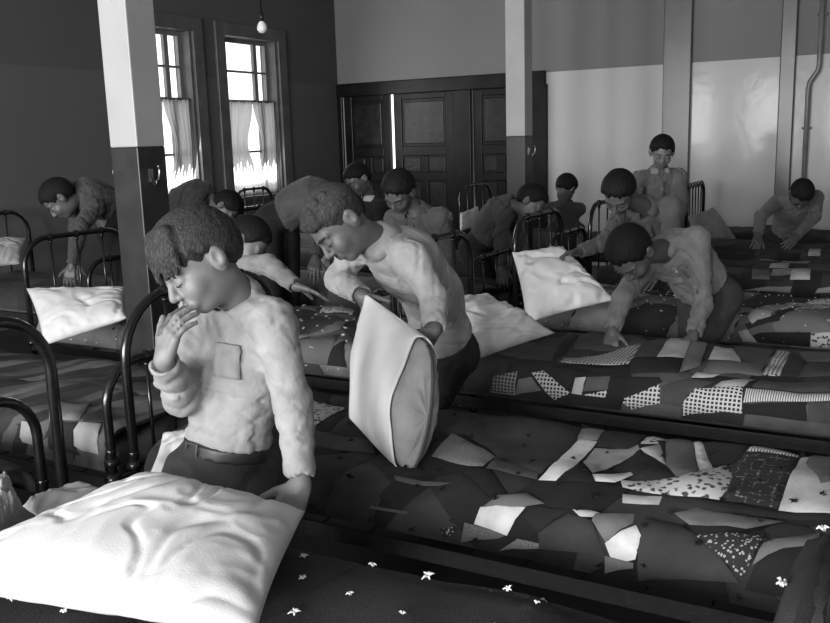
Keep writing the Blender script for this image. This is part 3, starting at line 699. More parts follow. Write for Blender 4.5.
# ------------------------------------------------------------------ people: implicit bodies meshed with surface nets
def surface_nets(F, org, h):
    nx, ny, nz = F.shape; S = F < 0
    c = [S[dx:nx-1+dx, dy:ny-1+dy, dz:nz-1+dz] for dx in (0, 1) for dy in (0, 1) for dz in (0, 1)]
    allc = np.logical_and.reduce(c); anyc = np.logical_or.reduce(c); act = anyc & ~allc
    I, J, K = np.nonzero(act)
    if len(I) == 0: return np.zeros((0, 3)), np.zeros((0, 4), int)
    offs = [(dx, dy, dz) for dx in (0, 1) for dy in (0, 1) for dz in (0, 1)]
    val = np.stack([F[I+a, J+b, K+d] for a, b, d in offs], 1)
    pos = np.zeros((len(I), 3)); cnt = np.zeros(len(I))
    for a in range(8):
        for b in range(a+1, 8):
            da = np.array(offs[a]); db = np.array(offs[b])
            if np.abs(da-db).sum() != 1: continue
            va, vb = val[:, a], val[:, b]; m = (va < 0) != (vb < 0)
            t = np.where(m, va/np.where(m, va-vb, 1), 0)
            pos += np.where(m[:, None], da+(db-da)*t[:, None], 0); cnt += m
    pos = pos/cnt[:, None]; V = np.asarray(org)+(np.stack([I, J, K], 1)+pos)*h
    idx = -np.ones((nx, ny, nz), np.int32); idx[I, J, K] = np.arange(len(I)); faces = []
    for ax in range(3):
        sl0 = [slice(1, -1)]*3; sl0[ax] = slice(0, -1); sl1 = list(sl0); sl1[ax] = slice(1, None)
        A, B = S[tuple(sl0)], S[tuple(sl1)]; ii = np.argwhere(A != B)
        if len(ii) == 0: continue
        base = ii+np.array([0 if k == ax else 1 for k in range(3)])
        u, v = [(1, 2), (2, 0), (0, 1)][ax]
        du = np.zeros(3, int); du[u] = 1; dv = np.zeros(3, int); dv[v] = 1
        q = [base-du-dv, base-dv, base, base-du]
        Q = np.stack([idx[p[:, 0], p[:, 1], p[:, 2]] for p in q], 1); inside = A[tuple(ii.T)]
        Q[~inside] = Q[~inside][:, ::-1]; faces.append(Q)
    Q = np.concatenate(faces); Q = Q[(Q >= 0).all(1)]
    return V, Q
def npv(v): return np.array((v[0], v[1], v[2]), dtype=np.float32)
class Field:
    def __init__(s, lo, hi, h):
        s.h = h; s.lo = np.asarray(lo, np.float32)-4*h; n = np.ceil((np.asarray(hi)+4*h-s.lo)/h).astype(int)+1
        s.F = np.full(tuple(n), 0.06, np.float32); s.ax = [s.lo[k]+h*np.arange(n[k], dtype=np.float32) for k in range(3)]
    def block(s, lo, hi, pad):
        sl = []
        for k in range(3):
            a = int(max(0, math.floor((lo[k]-pad-s.lo[k])/s.h))); b = int(min(s.F.shape[k], math.ceil((hi[k]+pad-s.lo[k])/s.h)+1)); sl.append(slice(a, max(a, b)))
        X = s.ax[0][sl[0]][:, None, None]; Y = s.ax[1][sl[1]][None, :, None]; Z = s.ax[2][sl[2]][None, None, :]
        return tuple(sl), X, Y, Z
    def _put(s, sl, d, k, op):
        f = s.F[sl]
        if f.size == 0: return
        if op == 'sub':
            d = -d; hh = np.maximum(k-np.abs(f-d), 0)/max(k, 1e-6); s.F[sl] = np.maximum(f, d)+hh*hh*k*0.25
        else:
            hh = np.maximum(k-np.abs(f-d), 0)/max(k, 1e-6); s.F[sl] = np.minimum(f, d)-hh*hh*k*0.25
    def cone(s, a, ra, b, rb, k=0.015, flat=None, op='add'):
        """tapered capsule; flat = (axis, factor) squeezes the section along an axis"""
        a, b = npv(a), npv(b); R = max(ra, rb)*max(1, flat[1] if flat else 1)
        sl, X, Y, Z = s.block(np.minimum(a, b)-R, np.maximum(a, b)+R, 0.035); ab = b-a; L2 = float(ab@ab)+1e-9
        px, py, pz = X-a[0], Y-a[1], Z-a[2]
        t = np.clip((px*ab[0]+py*ab[1]+pz*ab[2])/L2, 0, 1); qx, qy, qz = px-t*ab[0], py-t*ab[1], pz-t*ab[2]
        d2 = qx*qx+qy*qy+qz*qz
        if flat:
            f = npv(Vector(flat[0]).normalized()); qf = qx*f[0]+qy*f[1]+qz*f[2]; d2 = d2+qf*qf*(1/flat[1]**2-1)
            d = (np.sqrt(d2)-(ra+(rb-ra)*t))*min(1, flat[1])
        else: d = np.sqrt(d2)-(ra+(rb-ra)*t)
        s._put(sl, d, k, op)
    def ell(s, c, rad, axes, k=0.012, op='add'):
        c = npv(c); R = max(rad); sl, X, Y, Z = s.block(c-R, c+R, 0.03); px, py, pz = X-c[0], Y-c[1], Z-c[2]
        k0 = 0; k1 = 0
        for r, A in zip(rad, axes):
            l = px*A[0]+py*A[1]+pz*A[2]; k0 = k0+(l/r)**2; k1 = k1+(l/(r*r))**2
        k0 = np.sqrt(k0); k1 = np.sqrt(k1)+1e-6; s._put(sl, k0*(k0-1)/k1, k, op)
    def cut(s, p, n):
        """keep the side the normal n points away from"""
        p, n = npv(p), npv(Vector(n).normalized()); d = (s.ax[0][:, None, None]-p[0])*n[0]+(s.ax[1][None, :, None]-p[1])*n[1]+(s.ax[2][None, None, :]-p[2])*n[2]
        s.F = np.maximum(s.F, d)
    def wrinkle(s, amp, fr, seed=0, k2=0.9):
        m = np.nonzero(np.abs(s.F) < 0.03); x, y, z = (s.ax[i][m[i]] for i in range(3)); R = np.random.RandomState(seed)
        tot = 0
        for q in range(4):                                     # sparse creases that fade along their length
            a, b, c, d = R.randn(4, 3); a /= np.linalg.norm(a); b /= np.linalg.norm(b); c /= np.linalg.norm(c); d /= np.linalg.norm(d)
            f = fr*(0.75, 1.0, 1.3, 1.7)[q]
            ph = (x*a[0]+y*a[1]+z*a[2])*f+k2*1.4*np.sin((x*b[0]+y*b[1]+z*b[2])*f*0.42+q)+k2*0.6*np.sin((x*c[0]+y*c[1]+z*c[2])*f*0.9+2*q)
            msk = np.clip(0.15+np.sin((x*c[0]+y*c[1]+z*c[2])*f*0.37+1.7*q)+0.5*np.sin((x*d[0]+y*d[1]+z*d[2])*f*0.3), 0, 1)
            sn = np.sin(ph); tot = tot+(0.45*np.exp(-((sn-0.55)/0.4)**2)-np.exp(-(sn/0.32)**2))*msk*(1.0, 0.9, 0.7, 0.5)[q]
        s.F[m] += (-amp*tot).astype(np.float32)
    def band(s, pts, axisdir, amp, fr): pass
    def obj(s, name, m, parent=None):
        V, Q = surface_nets(s.F, s.lo, s.h); return obj(name, V, Q, m, parent)

M_SKIN = [mat('skin tone a', 0.19, 0.55, bump=0.05, scale=300, var=0.06, vscale=30), mat('skin tone b', 0.13, 0.5, bump=0.05, scale=300, var=0.06, vscale=30), mat('skin tone c', 0.085, 0.5, var=0.06, vscale=30)]
M_LIP = mat('lips', 0.10, 0.45); M_BROW = mat('brow hair', 0.02, 0.8)
def hair_mat(v):
    k = 'hair %.3f' % v
    if k in MATS: return MATS[k]
    m = mat(k, v, 0.75, spec=0.2); nt = m.node_tree; N = nt.nodes.new; L = nt.links.new; b = nt.nodes['Principled BSDF']
    tc = N('ShaderNodeTexCoord'); mp = N('ShaderNodeMapping'); mp.inputs['Scale'].default_value = (90, 90, 16); L(tc.outputs['Object'], mp.inputs[0])
    no = N('ShaderNodeTexNoise'); no.inputs['Scale'].default_value = 3.0; no.inputs['Detail'].default_value = 3; L(mp.outputs[0], no.inputs[0])
    r = N('ShaderNodeValToRGB'); r.color_ramp.elements[0].position = 0.35; r.color_ramp.elements[1].position = 0.7; r.color_ramp.elements[0].color = g3(v*0.45); r.color_ramp.elements[1].color = g3(v*1.9); L(no.outputs[0], r.inputs[0]); L(r.outputs[0], b.inputs['Base Color'])
    bp = N('ShaderNodeBump'); bp.inputs['Strength'].default_value = 0.6; bp.inputs['Distance'].default_value = 0.004; L(no.outputs[0], bp.inputs['Height']); L(bp.outputs[0], b.inputs['Normal'])
    return m
def shirt_mat(v): return mat('shirt cotton %.3f' % v, v, 0.95, bump=0.22, scale=70, var=0.16, vscale=18, sheen=0.1)
def trouser_mat(v): return mat('trouser cloth %.3f' % v, v, 0.9, bump=0.25, scale=80, var=0.2, vscale=16)

def fingers(wrist, hd, pn, k, curl, spread=0.12, thumb=0.6, side=1):
    """capsules for a hand: wrist point, pointing direction, palm normal; side +1 = thumb along hd x pn"""
    hd = Vector(hd).normalized(); pn = Vector(pn); pn = (pn-hd*pn.dot(hd)).normalized(); sd = hd.cross(pn).normalized()*side
    out = []; pl = 0.068*k
    for i in range(4):
        s = (1.5-i)*0.0175*k; base = wrist+hd*(pl*(1.0-0.05*abs(i-1)))+sd*s
        out.append((wrist+hd*0.008*k+sd*s*0.55, 0.0145*k, base, 0.0115*k, 'palm'))
        L = (0.030, 0.034, 0.031, 0.024)[i]*k; r = (0.0088, 0.009, 0.0086, 0.0076)[i]*k
        d = (hd+sd*spread*(1.5-i)*0.6).normalized(); p = base
        for seg, f in enumerate((1.15, 0.8, 0.65)):
            ang = curl*(0.6, 0.9, 0.6)[seg]; d = (d*math.cos(ang)+pn*math.sin(ang)).normalized()
            q = p+d*L*f; out.append((p, r*(1-0.06*seg), q, r*(0.95-0.08*seg), 'finger')); p = q
    d = (hd*0.75+sd*0.8+pn*0.25).normalized(); p = wrist+hd*0.016*k+sd*0.018*k
    out.append((wrist+hd*0.01*k, 0.014*k, p, 0.013*k, 'palm'))
    for seg, L in enumerate((0.036*k, 0.028*k, 0.022*k)):
        q = p+d*L; out.append((p, (0.0125-0.0015*seg)*k, q, (0.011-0.0015*seg)*k, 'finger')); p = q; d = (d+hd*0.35*thumb+pn*0.25*thumb).normalized()
    return out

def person(label, pel, neck, head, face, up, right, RA, LA, k=1.0, hs=1.0, skin=0, shirt=0.25, trous=0.03, hair=0.02, vox=(0.0072, 0.0085), feet=None, hipright=None,
           seed=0, collar=None, belt=False, hairstyle='short', spine_bow=0.03, cuff=True, shirt_amp=0.010, pocket=False, tuck=True, tw=1.0, details=False, csc=1.0):
    """RA / LA = (elbow, wrist, hand_dir, palm_normal, curl) of the right / left arm"""
    pel, neck, head = Vector(pel), Vector(neck), Vector(head); right = Vector(right).normalized()
    hr = Vector(hipright if hipright is not None else right); hr.z = 0; hr.normalize()
    sp = neck-pel; sdir = sp.normalized(); right = (right-sdir*right.dot(sdir)).normalized(); front = sdir.cross(right)*-1
    front = right.cross(sdir)*-1 if False else (sdir.cross(right))
    # front must point to where the chest looks: with up = sdir and right-hand side = right, front = up x right
    hfront = Vector((0, 0, 1)).cross(hr)
    back = -front
    mid = pel.lerp(neck, 0.45)+back*spine_bow*k; chest = pel.lerp(neck, 0.74)+back*spine_bow*0.7*k
    shp = neck-sdir*0.045*k
    SH = {1: shp+right*0.135*k*tw, -1: shp-right*0.135*k*tw}
    ARM = {1: RA, -1: LA}
    f = Vector(face).normalized(); u = Vector(up); u = (u-f*u.dot(f)).normalized(); r = f.cross(u)
    HX = [npv(r), npv(f), npv(u)]
    def hp(x, y, z): return head+(r*x+f*y+u*z)*hs
    if feet is None: feet = (pel+hr*0.10*k, pel-hr*0.10*k)
    hips = {1: pel+hr*0.075*k-Vector((0, 0, 0.02)), -1: pel-hr*0.075*k-Vector((0, 0, 0.02))}
    legs = {}
    for s_, ft in ((1, feet[0]), (-1, feet[1])):
        ank = Vector((ft[0], ft[1], 0.075*k)); L = (hips[s_]-ank).length; kn = hips[s_].lerp(ank, 0.5)+hfront*max(0.015, math.sqrt(max(0, (0.345*k)**2-(L/2)**2)))
        legs[s_] = (hips[s_], kn, ank)
    allp = [pel, neck, hp(0.1, 0.12, 0.13), hp(-0.1, -0.12, -0.14), hp(0.1, -0.12, 0.13), hp(-0.1, 0.12, -0.14)]+list(SH.values())
    hands = {}
    for s_ in (1, -1):
        e, w, hd, pn, cu = ARM[s_]; allp += [Vector(e), Vector(w)]
        hands[s_] = fingers(Vector(w), hd, pn, k, cu, side=(1 if s_ == 1 else -1)); allp += [x[2] for x in hands[s_]]
    for s_ in (1, -1): allp += list(legs[s_])
    A = np.array([npv(p) for p in allp]); lo, hi = A.min(0)-0.16, A.max(0)+0.16; lo[2] = max(lo[2], 0.02)
    # ---- body
    B = Field(lo, hi, vox[0])
    B.cone(pel, 0.095*k, mid, 0.088*k, 0.03, (front, 0.75)); B.cone(mid, 0.088*k, chest, 0.10*k, 0.03, (front, 0.75)); B.cone(chest, 0.10*k, shp, 0.06*k, 0.03, (front, 0.75))
    B.cone(SH[1], 0.035*k, SH[-1], 0.035*k, 0.03)
    for s_ in (1, -1):
        e, w, hd, pn, cu = ARM[s_]; e, w = Vector(e), Vector(w); B.cone(SH[s_], 0.038*k, e, 0.030*k, 0.02); B.cone(e, 0.031*k, w, 0.021*k, 0.01)
        B.cone(w, 0.02*k, w+Vector(hd).normalized()*0.02*k, 0.02*k, 0.015)
        for (a, ra, b, rb, t) in hands[s_]: B.cone(a, ra, b, rb, 0.006 if t == 'palm' else 0.0025)
        h_, kn, an = legs[s_]; B.cone(h_, 0.065*k, kn, 0.045*k, 0.02); B.cone(kn, 0.043*k, an, 0.032*k, 0.015)
    nb = neck-sdir*0.01; B.cone(nb, 0.052*k, hp(0, -0.022, -0.06), 0.045*hs, 0.02)
    B.ell(hp(0, -0.008, 0.022), (0.074*hs, 0.094*hs, 0.086*hs), HX, 0.02); B.ell(hp(0, 0.020, -0.042), (0.057*hs, 0.066*hs, 0.066*hs), HX, 0.025)
    B.ell(hp(0, 0.054, -0.088), (0.022*hs, 0.018*hs, 0.016*hs), HX, 0.02)
    for s_ in (1, -1):
        B.ell(hp(0.034*s_, 0.056, -0.034), (0.026*hs,)*3, HX, 0.02)
        B.ell(hp(0.031*s_, 0.097, -0.004), (0.017*hs, 0.014*hs, 0.011*hs), HX, 0.012, 'sub'); B.ell(hp(0.031*s_, 0.071, -0.006), (0.016*hs,)*3, HX, 0.004)
        B.cone(hp(0.012*s_, 0.086, 0.014), 0.007*hs, hp(0.046*s_, 0.072, 0.016), 0.007*hs, 0.012)
        B.ell(hp(0.077*s_, -0.012, -0.012), (0.009*hs, 0.021*hs, 0.032*hs), HX, 0.006); B.ell(hp(0.086*s_, -0.014, -0.004), (0.009*hs, 0.018*hs, 0.027*hs), HX, 0.005)
        B.ell(hp(0.094*s_, -0.004, -0.006), (0.009*hs, 0.010*hs, 0.017*hs), HX, 0.004, 'sub')
        B.ell(hp(0.010*s_, 0.092, -0.036), (0.008*hs,)*3, HX, 0.006)
    B.cone(hp(0, 0.084, 0.006), 0.007*hs, hp(0, 0.103, -0.031), 0.0105*hs, 0.008)
    B.cone(hp(-0.015, 0.083, -0.056), 0.0055*hs, hp(0.015, 0.083, -0.056), 0.0055*hs, 0.006); B.cone(hp(-0.012, 0.081, -0.067), 0.0065*hs, hp(0.012, 0.081, -0.067), 0.0065*hs, 0.006)
    B.cone(hp(-0.02, 0.094, -0.0615), 0.0022*hs, hp(0.02, 0.094, -0.0615), 0.0022*hs, 0.004, op='sub')
    sk = M_SKIN[skin]
    V, Q = surface_nets(B.F, B.lo, B.h); body = obj('person', V, Q, sk)
    tag(body, label, 'person', 'boys making beds in the dormitory')
    body.data.materials.append(M_LIP)
    ctr = V[Q].mean(1); loc = (ctr-npv(head))@np.stack(HX, 1)/hs
    lip = (np.abs(loc[:, 0]) < 0.019) & (loc[:, 1] > 0.074) & (loc[:, 2] < -0.05) & (loc[:, 2] > -0.074)
    body.data.polygons.foreach_set('material_index', lip.astype(np.int32))
    # eyelid lines and brows
    for s_ in (1, -1):
        MB().tube([hp(0.012*s_, 0.0955, 0.017), hp(0.03*s_, 0.0925, 0.021), hp(0.048*s_, 0.078, 0.017)], [0.0025*hs, 0.0040*hs, 0.002*hs], 6).build('eyebrow', M_BROW, body, True)
        MB().tube([hp(0.018*s_, 0.0862, -0.010), hp(0.031*s_, 0.0878, -0.013), hp(0.044*s_, 0.0810, -0.009)], [0.0012*hs, 0.0018*hs, 0.0012*hs], 6).build('eyelash', M_BROW, body, True)
    # ---- hair: a coat over the skull that thins out towards the hairline
    Hf = Field(npv(head)-0.17*hs, npv(head)+0.17*hs, vox[0])
    th = {'crop': 0.012, 'short': 0.019, 'fringe': 0.022, 'curly': 0.016}[hairstyle]
    X = Hf.ax[0][:, None, None]-head.x; Y = Hf.ax[1][None, :, None]-head.y; Z = Hf.ax[2][None, None, :]-head.z
    lx, ly, lz = ((X*a[0]+Y*a[1]+Z*a[2])/hs for a in HX)
    Hf.ell(hp(0, -0.010, 0.024), (0.075*hs, 0.0945*hs, 0.087*hs), HX, 0.001)
    zl = np.interp(ly, [-0.12, -0.07, -0.03, -0.012, 0.012, 0.035, 0.06, 0.085, 0.12], [-0.075, -0.062, -0.035, 0.004, 0.000, 0.012, 0.045, 0.056, 0.056] if hairstyle != 'fringe' else [-0.075, -0.062, -0.035, 0.004, 0.0, 0.008, 0.022, 0.030, 0.030])
    zl = zl+0.007*np.sin(lx*95+seed)+0.006*np.sin(lx*210+ly*120+2*seed); t_ = np.clip((lz-zl)/0.042, -0.5, 1.0); t_ = np.where(t_ > 0, t_*(2-t_), t_*2)
    if hairstyle == 'crop' or hairstyle == 'curly': t_ = t_*np.clip(0.35+(lz-0.01)/0.06, 0.3, 1.0)
    Hf.F = np.maximum(Hf.F-(th*t_*hs).astype(np.float32)+0.0015*hs, -0.05).astype(np.float32)
    Rh = random.Random(seed+3)
    if hairstyle == 'fringe':
        for q in range(15):
            x = -0.066+0.0094*q; l = Rh.uniform(0.0, 0.018)
            Hf.cone(hp(x*0.8, 0.040, 0.102), 0.016*hs, hp(x, 0.088-abs(x)*0.45, 0.062), 0.013*hs, 0.008); Hf.cone(hp(x, 0.088-abs(x)*0.45, 0.062), 0.012*hs, hp(x*1.05+0.006*math.sin(q*2.1), 0.106-abs(x)*0.55, 0.028-l), 0.0035*hs, 0.006)
    if hairstyle == 'curly':
        for q in range(46):
            a = Rh.uniform(-1.1, 1.1); b = Rh.uniform(0.35, 1.9); Hf.ell(hp(0.066*math.sin(a), 0.082*math.cos(b)*math.cos(a*0.5), 0.030+0.084*math.sin(b)*math.cos(a*0.6)), (Rh.uniform(0.009, 0.015)*hs,)*3, HX, 0.006)
    Hf.wrinkle(0.0022*hs, 90, seed+1, 1.6); Hf.wrinkle(0.0012*hs, 170, seed+2)
    Hf.obj('hair', hair_mat(hair), body)
    # ---- shirt
    c = vox[1]; S = Field(lo, hi, c); e_ = 0.016*k
    S.cone(pel+sdir*0.05*k, 0.112*k*tw, mid, 0.112*k*tw, 0.03, (front, 0.80)); S.cone(mid, 0.114*k*tw, chest, 0.122*k*tw, 0.04, (front, 0.80)); S.cone(chest, 0.122*k*tw, shp, 0.075*k, 0.05, (front, 0.80))
    S.cone(SH[1], 0.052*k, SH[-1], 0.052*k, 0.05); S.cone(shp, 0.07*k, neck+sdir*0.005, 0.058*k, 0.03)
    for s_ in (1, -1):
        e, w = Vector(ARM[s_][0]), Vector(ARM[s_][1]); fd = (w-e).normalized(); w2 = w-fd*0.012*k
        S.cone(SH[s_], 0.054*k, e, 0.044*k, 0.035); S.cone(e, 0.043*k, w2, 0.032*k, 0.02)
        for q in range(3):                                     # bunched folds near elbow and cuff
            p = e+fd*(0.05+0.055*q)*k; S.cone(p, (0.044-0.0035*q)*k, p+fd*0.004, (0.044-0.0035*q)*k, 0.010)
    if tuck:                                                   # cloth blousing over the waistband
        b0 = pel+sdir*0.075*k; S.cone(b0-right*0.03*k, 0.092*k*tw, b0+right*0.03*k, 0.092*k*tw, 0.03, (front, 0.95))
    S.wrinkle(shirt_amp, 38, seed); S.wrinkle(shirt_amp*0.55, 75, seed+9)
    S.cone(neck-sdir*0.01+front*0.012, 0.055*k, hp(0, -0.02, -0.05), 0.056*hs, 0.008, op='sub')
    for s_ in (1, -1):
        e, w = Vector(ARM[s_][0]), Vector(ARM[s_][1]); fd = (w-e).normalized(); S.cone(w+fd*0.012, 0.036*k, w+fd*0.14*k, 0.10*k, 0.004, op='sub')
    S.cut(pel+sdir*(0.058 if tuck else -0.05)*k, -sdir)
    so = S.obj('shirt', shirt_mat(shirt), body)
    if collar is not None:
        C = MB(); n0 = neck+sdir*0.002; m = 22; V = []; na = ((hp(0, -0.022, -0.06)-neck).normalized()*0.55+sdir*0.45).normalized()
        for ring, (rr, hh) in enumerate(((0.056, -0.006), (0.053, 0.028*csc), (0.057, 0.031*csc), (0.060+0.018*csc, -0.010*csc))):
            for q in range(m+1):
                a = math.radians(-158+316*q/m); dirv = back*math.cos(a)+right*math.sin(a)
                open_ = max(0, abs(a)-2.2)
                C.v.append(n0+dirv*rr*k*1.02+na*(hh*k*(1-0.5*open_)) + front*0.010*k)
        for ring in range(3):
            for q in range(m): b = ring*(m+1)+q; C.f.append((b, b+1, b+m+2, b+m+1))
        co = C.build('collar', shirt_mat(collar), so, True); md = co.modifiers.new('t', 'SOLIDIFY'); md.thickness = 0.004
    # ---- sewn details laid on the shirt front
    def onshirt(t, lat, lift=0.003):
        c0 = pel.lerp(neck, t)+right*lat; best = c0
        for q in range(10, 110):
            pt = c0+front*(0.002*q); ix = [int(round((pt[a]-S.lo[a])/S.h)) for a in range(3)]
            if any(ix[a] < 0 or ix[a] >= S.F.shape[a] for a in range(3)): break
            if S.F[ix[0], ix[1], ix[2]] < 0: best = pt
            elif q > 22: break
        return best+front*(lift+S.h*0.5)
    def sewn(name, t0, t1, l0, l1, nt, nl, m):
        V = [onshirt(t0+(t1-t0)*a/nt, l0+(l1-l0)*b/nl) for a in range(nt+1) for b in range(nl+1)]
        F = [(a*(nl+1)+b, a*(nl+1)+b+1, (a+1)*(nl+1)+b+1, (a+1)*(nl+1)+b) for a in range(nt) for b in range(nl)]
        o = obj(name, V, F, m, so); md = o.modifiers.new('t', 'SOLIDIFY'); md.thickness = 0.004; return o
    if details:
        sewn('placket', 0.25, 0.93, -0.014*k, 0.014*k, 12, 1, shirt_mat(shirt))
        for t in (0.36, 0.56, 0.76): MB().ball(onshirt(t, 0, 0.006), 0.006, 8).build('button', mat('bone button', 0.4, 0.4), so, True)
    if pocket: sewn('pocket', 0.56, 0.76, -0.085*k, -0.02*k, 6, 5, shirt_mat(shirt*0.9))
    # ---- trousers, belt, shoes
    T = Field(np.array([lo[0], lo[1], 0.02]), np.array([hi[0], hi[1], max(pel.z+0.22, 0.4)]), c)
    T.cone(pel-sdir*0.02*k, 0.118*k, pel+sdir*0.10*k, 0.112*k, 0.03, (front, 0.82))
    for s_ in (1, -1):
        h_, kn, an = legs[s_]; T.cone(h_, 0.086*k, kn, 0.066*k, 0.03); T.cone(kn, 0.066*k, an+Vector((0, 0, 0.02)), 0.058*k, 0.02)
    T.wrinkle(0.004, 40, seed+4); T.wrinkle(0.002, 90, seed+5); T.cut(pel+sdir*0.065*k, sdir)
    to = T.obj('trousers', trouser_mat(trous), body)
    if belt:
        Bt = Field(npv(pel)-0.24, npv(pel)+0.24, 0.006); Bt.cone(pel-sdir*0.02*k, 0.124*k, pel+sdir*0.10*k, 0.118*k, 0.01, (front, 0.82)); Bt.cut(pel+sdir*0.064*k, sdir); Bt.cut(pel+sdir*0.030*k, -sdir)
        bo = Bt.obj('belt', mat('dark belt leather', 0.02, 0.45), to)
        bc_ = pel+sdir*0.047*k+front*0.105*k+right*0.012*k
        MB().tube([bc_+right*0.02-sdir*0.02, bc_+right*0.02+sdir*0.02, bc_-right*0.02+sdir*0.02, bc_-right*0.02-sdir*0.02, bc_+right*0.02-sdir*0.02], 0.003, 6).build('buckle', M_BRASS, bo)
    for s_ in (1, -1):
        an = legs[s_][2]; Fs = Field(npv(an)+np.array((-0.2, -0.2, -0.08), np.float32), npv(an)+np.array((0.2, 0.2, 0.06), np.float32), 0.011)
        a0 = Vector((an.x, an.y, 0.04))-hfront*0.02*k; Fs.cone(a0, 0.038*k, a0+hfront*0.12*k, 0.034*k, 0.02, (Vector((0, 0, 1)), 0.9)); Fs.cone(a0, 0.036*k, an, 0.04*k, 0.02); Fs.cut((0, 0, 0.004), (0, 0, -1))
        Fs.obj('shoe', mat('scuffed black shoe', 0.01, 0.4), body)
    return body

def arm(ex, ey, eD, wx, wy, wD, hd=None, pn=None, curl=0.5):
    e, w = P(ex, ey, eD), P(wx, wy, wD)
    return (e, w, hd if hd is not None else (w-e).normalized(), pn if pn is not None else cdir(0, 0, -1), curl)
DOWN = Vector((0, 0, -1))

def foot(x, y, r=(1, 0), w=0.09): return ((x+r[0]*w, y+r[1]*w), (x-r[0]*w, y-r[1]*w))
# the front boy, hand at his mouth, other hand on the big pillow
pl_ = P(226, 464, 2.47)
person('boy in pale sweatshirt in front, one hand at his mouth, other on the pillow',
       pl_, P(238, 298, 2.42), P(199, 262, 2.31), cdir(-0.64, -0.62, 0.48), cdir(-0.50, 0.82, 0.25), cdir(-0.75, 0.05, -0.55),
       (P(182, 398, 2.40), P(164, 360, 2.24), cdir(0.25, 0.93, 0.22), cdir(0.62, -0.05, -0.75), 0.80),
       (P(293, 402, 2.30), P(301, 484, 2.20), cdir(-0.42, -0.85, 0.32), cdir(-0.3, -0.5, -0.8), 0.35),
       k=1.08, hs=1.10, skin=0, shirt=0.27, trous=0.028, hair=0.034, vox=(0.0048, 0.0065), hairstyle='fringe', belt=True, pocket=True, seed=2, hipright=(-0.62, -0.78, 0), tw=0.94, shirt_amp=0.0055, feet=foot(pl_.x, 1.86, (-0.9, -0.2)))
# the second boy, stuffing a pillow into its case
pl_ = aty(448, 346, 3.06)
person('boy with curly hair in a collared pale shirt, holding a half-cased pillow',
       pl_, P(378, 240, 3.16), P(339, 224, 3.04), cdir(-0.52, -0.80, 0.30), cdir(-0.76, 0.58, 0.25), cdir(-0.30, -0.10, -0.95),
       (P(338, 280, 3.30), P(362, 296, 3.14), cdir(0.5, -0.8, 0.3), cdir(0.6, 0.3, -0.6), 0.6),
       (P(434, 298, 3.06), P(434, 330, 2.96), cdir(-0.55, -0.8, 0.2), cdir(-0.7, 0.1, -0.6), 0.9),
       k=1.08, hs=1.10, skin=1, shirt=0.33, trous=0.016, hair=0.04, vox=(0.0055, 0.007), hairstyle='curly', csc=1.35, collar=0.40, seed=5, spine_bow=0.06, tw=1.05, hipright=(-0.6, 0.8, 0), feet=foot(pl_.x, 3.22, (-0.8, 0.3)), shirt_amp=0.0065)
pl_ = aty(425, 298, 4.62)
person('boy standing mid-room looking straight down, before the panelled doors',
       pl_, P(417, 211, 5.25), P(399, 192, 5.15), cdir(-0.35, -0.75, 0.5), cdir(-0.3, 0.6, 0.75), cdir(-0.92, 0, -0.4),
       arm(388, 252, 5.2, 396, 288, 5.05), arm(448, 258, 5.3, 438, 294, 5.1), k=1.10, hs=1.04, skin=2, shirt=0.065, trous=0.02, hair=0.007, seed=8, details=True, collar=0.065)
person('boy bending right beside the far pillar, arm hanging down',
       P(478, 244, 6.6), P(509, 204, 6.45), P(531, 203, 6.35), cdir(0.72, -0.62, 0.3), cdir(0.55, 0.8, 0.1), cdir(0.25, 0.1, 0.95),
       arm(500, 238, 6.2, 502, 268, 6.1), arm(520, 240, 6.6, 530, 262, 6.5), k=1.05, hs=1.08, skin=2, shirt=0.06, trous=0.02, hair=0.007, seed=11, collar=0.06, hipright=(-0.3, -0.9, 0))
person('dark-clothed boy seen from behind against the pale wall',
       P(563, 240, 8.3), P(565, 204, 8.3), P(566, 188, 8.25), cdir(0.5, -0.5, -0.7), cdir(0.1, 0.9, 0.2), cdir(0.85, 0, 0.3),
       arm(552, 228, 8.2, 556, 248, 8.1), arm(580, 228, 8.2, 580, 248, 8.1), k=1.0, hs=1.06, skin=2, shirt=0.03, trous=0.02, hair=0.006, seed=12)
person('boy leaning left with one arm stretched to hold up the pillow corner',
       P(668, 268, 6.0), P(645, 206, 5.45), P(619, 193, 5.25), cdir(-0.35, -0.84, 0.42), cdir(-0.35, 0.55, 0.8), cdir(-0.72, -0.2, -0.5),
       arm(606, 242, 5.3, 578, 252, 5.2, cdir(-0.9, -0.15, 0.2), cdir(0, -1, 0.2), 0.7), arm(668, 248, 5.4, 655, 272, 5.2), k=1.10, hs=1.10, skin=2, shirt=0.075, trous=0.025, hair=0.006, seed=14, details=True, collar=0.075)
pl_ = aty(710, 292, 4.64)
person('boy bent low in a crumpled grey shirt over the gingham quilt',
       pl_, P(664, 248, 4.38), P(631, 254, 4.16), cdir(-0.30, -0.92, 0.25), cdir(-0.70, 0.25, 0.65), cdir(-0.55, -0.45, -0.6),
       arm(622, 298, 4.22, 612, 330, 4.18, cdir(-0.15, -0.9, 0.4), cdir(0.5, 0, -0.8), 0.6), arm(703, 305, 4.30, 693, 335, 4.20, cdir(-0.2, -0.9, 0.4), cdir(-0.5, 0, -0.8), 0.6),
       k=1.06, hs=1.12, skin=2, shirt=0.14, trous=0.03, hair=0.006, seed=17, shirt_amp=0.010, spine_bow=0.05, tw=1.05, details=True, pocket=True, collar=0.14, feet=foot(pl_.x, 4.66))
pl_ = aty(656, 236, 7.37)
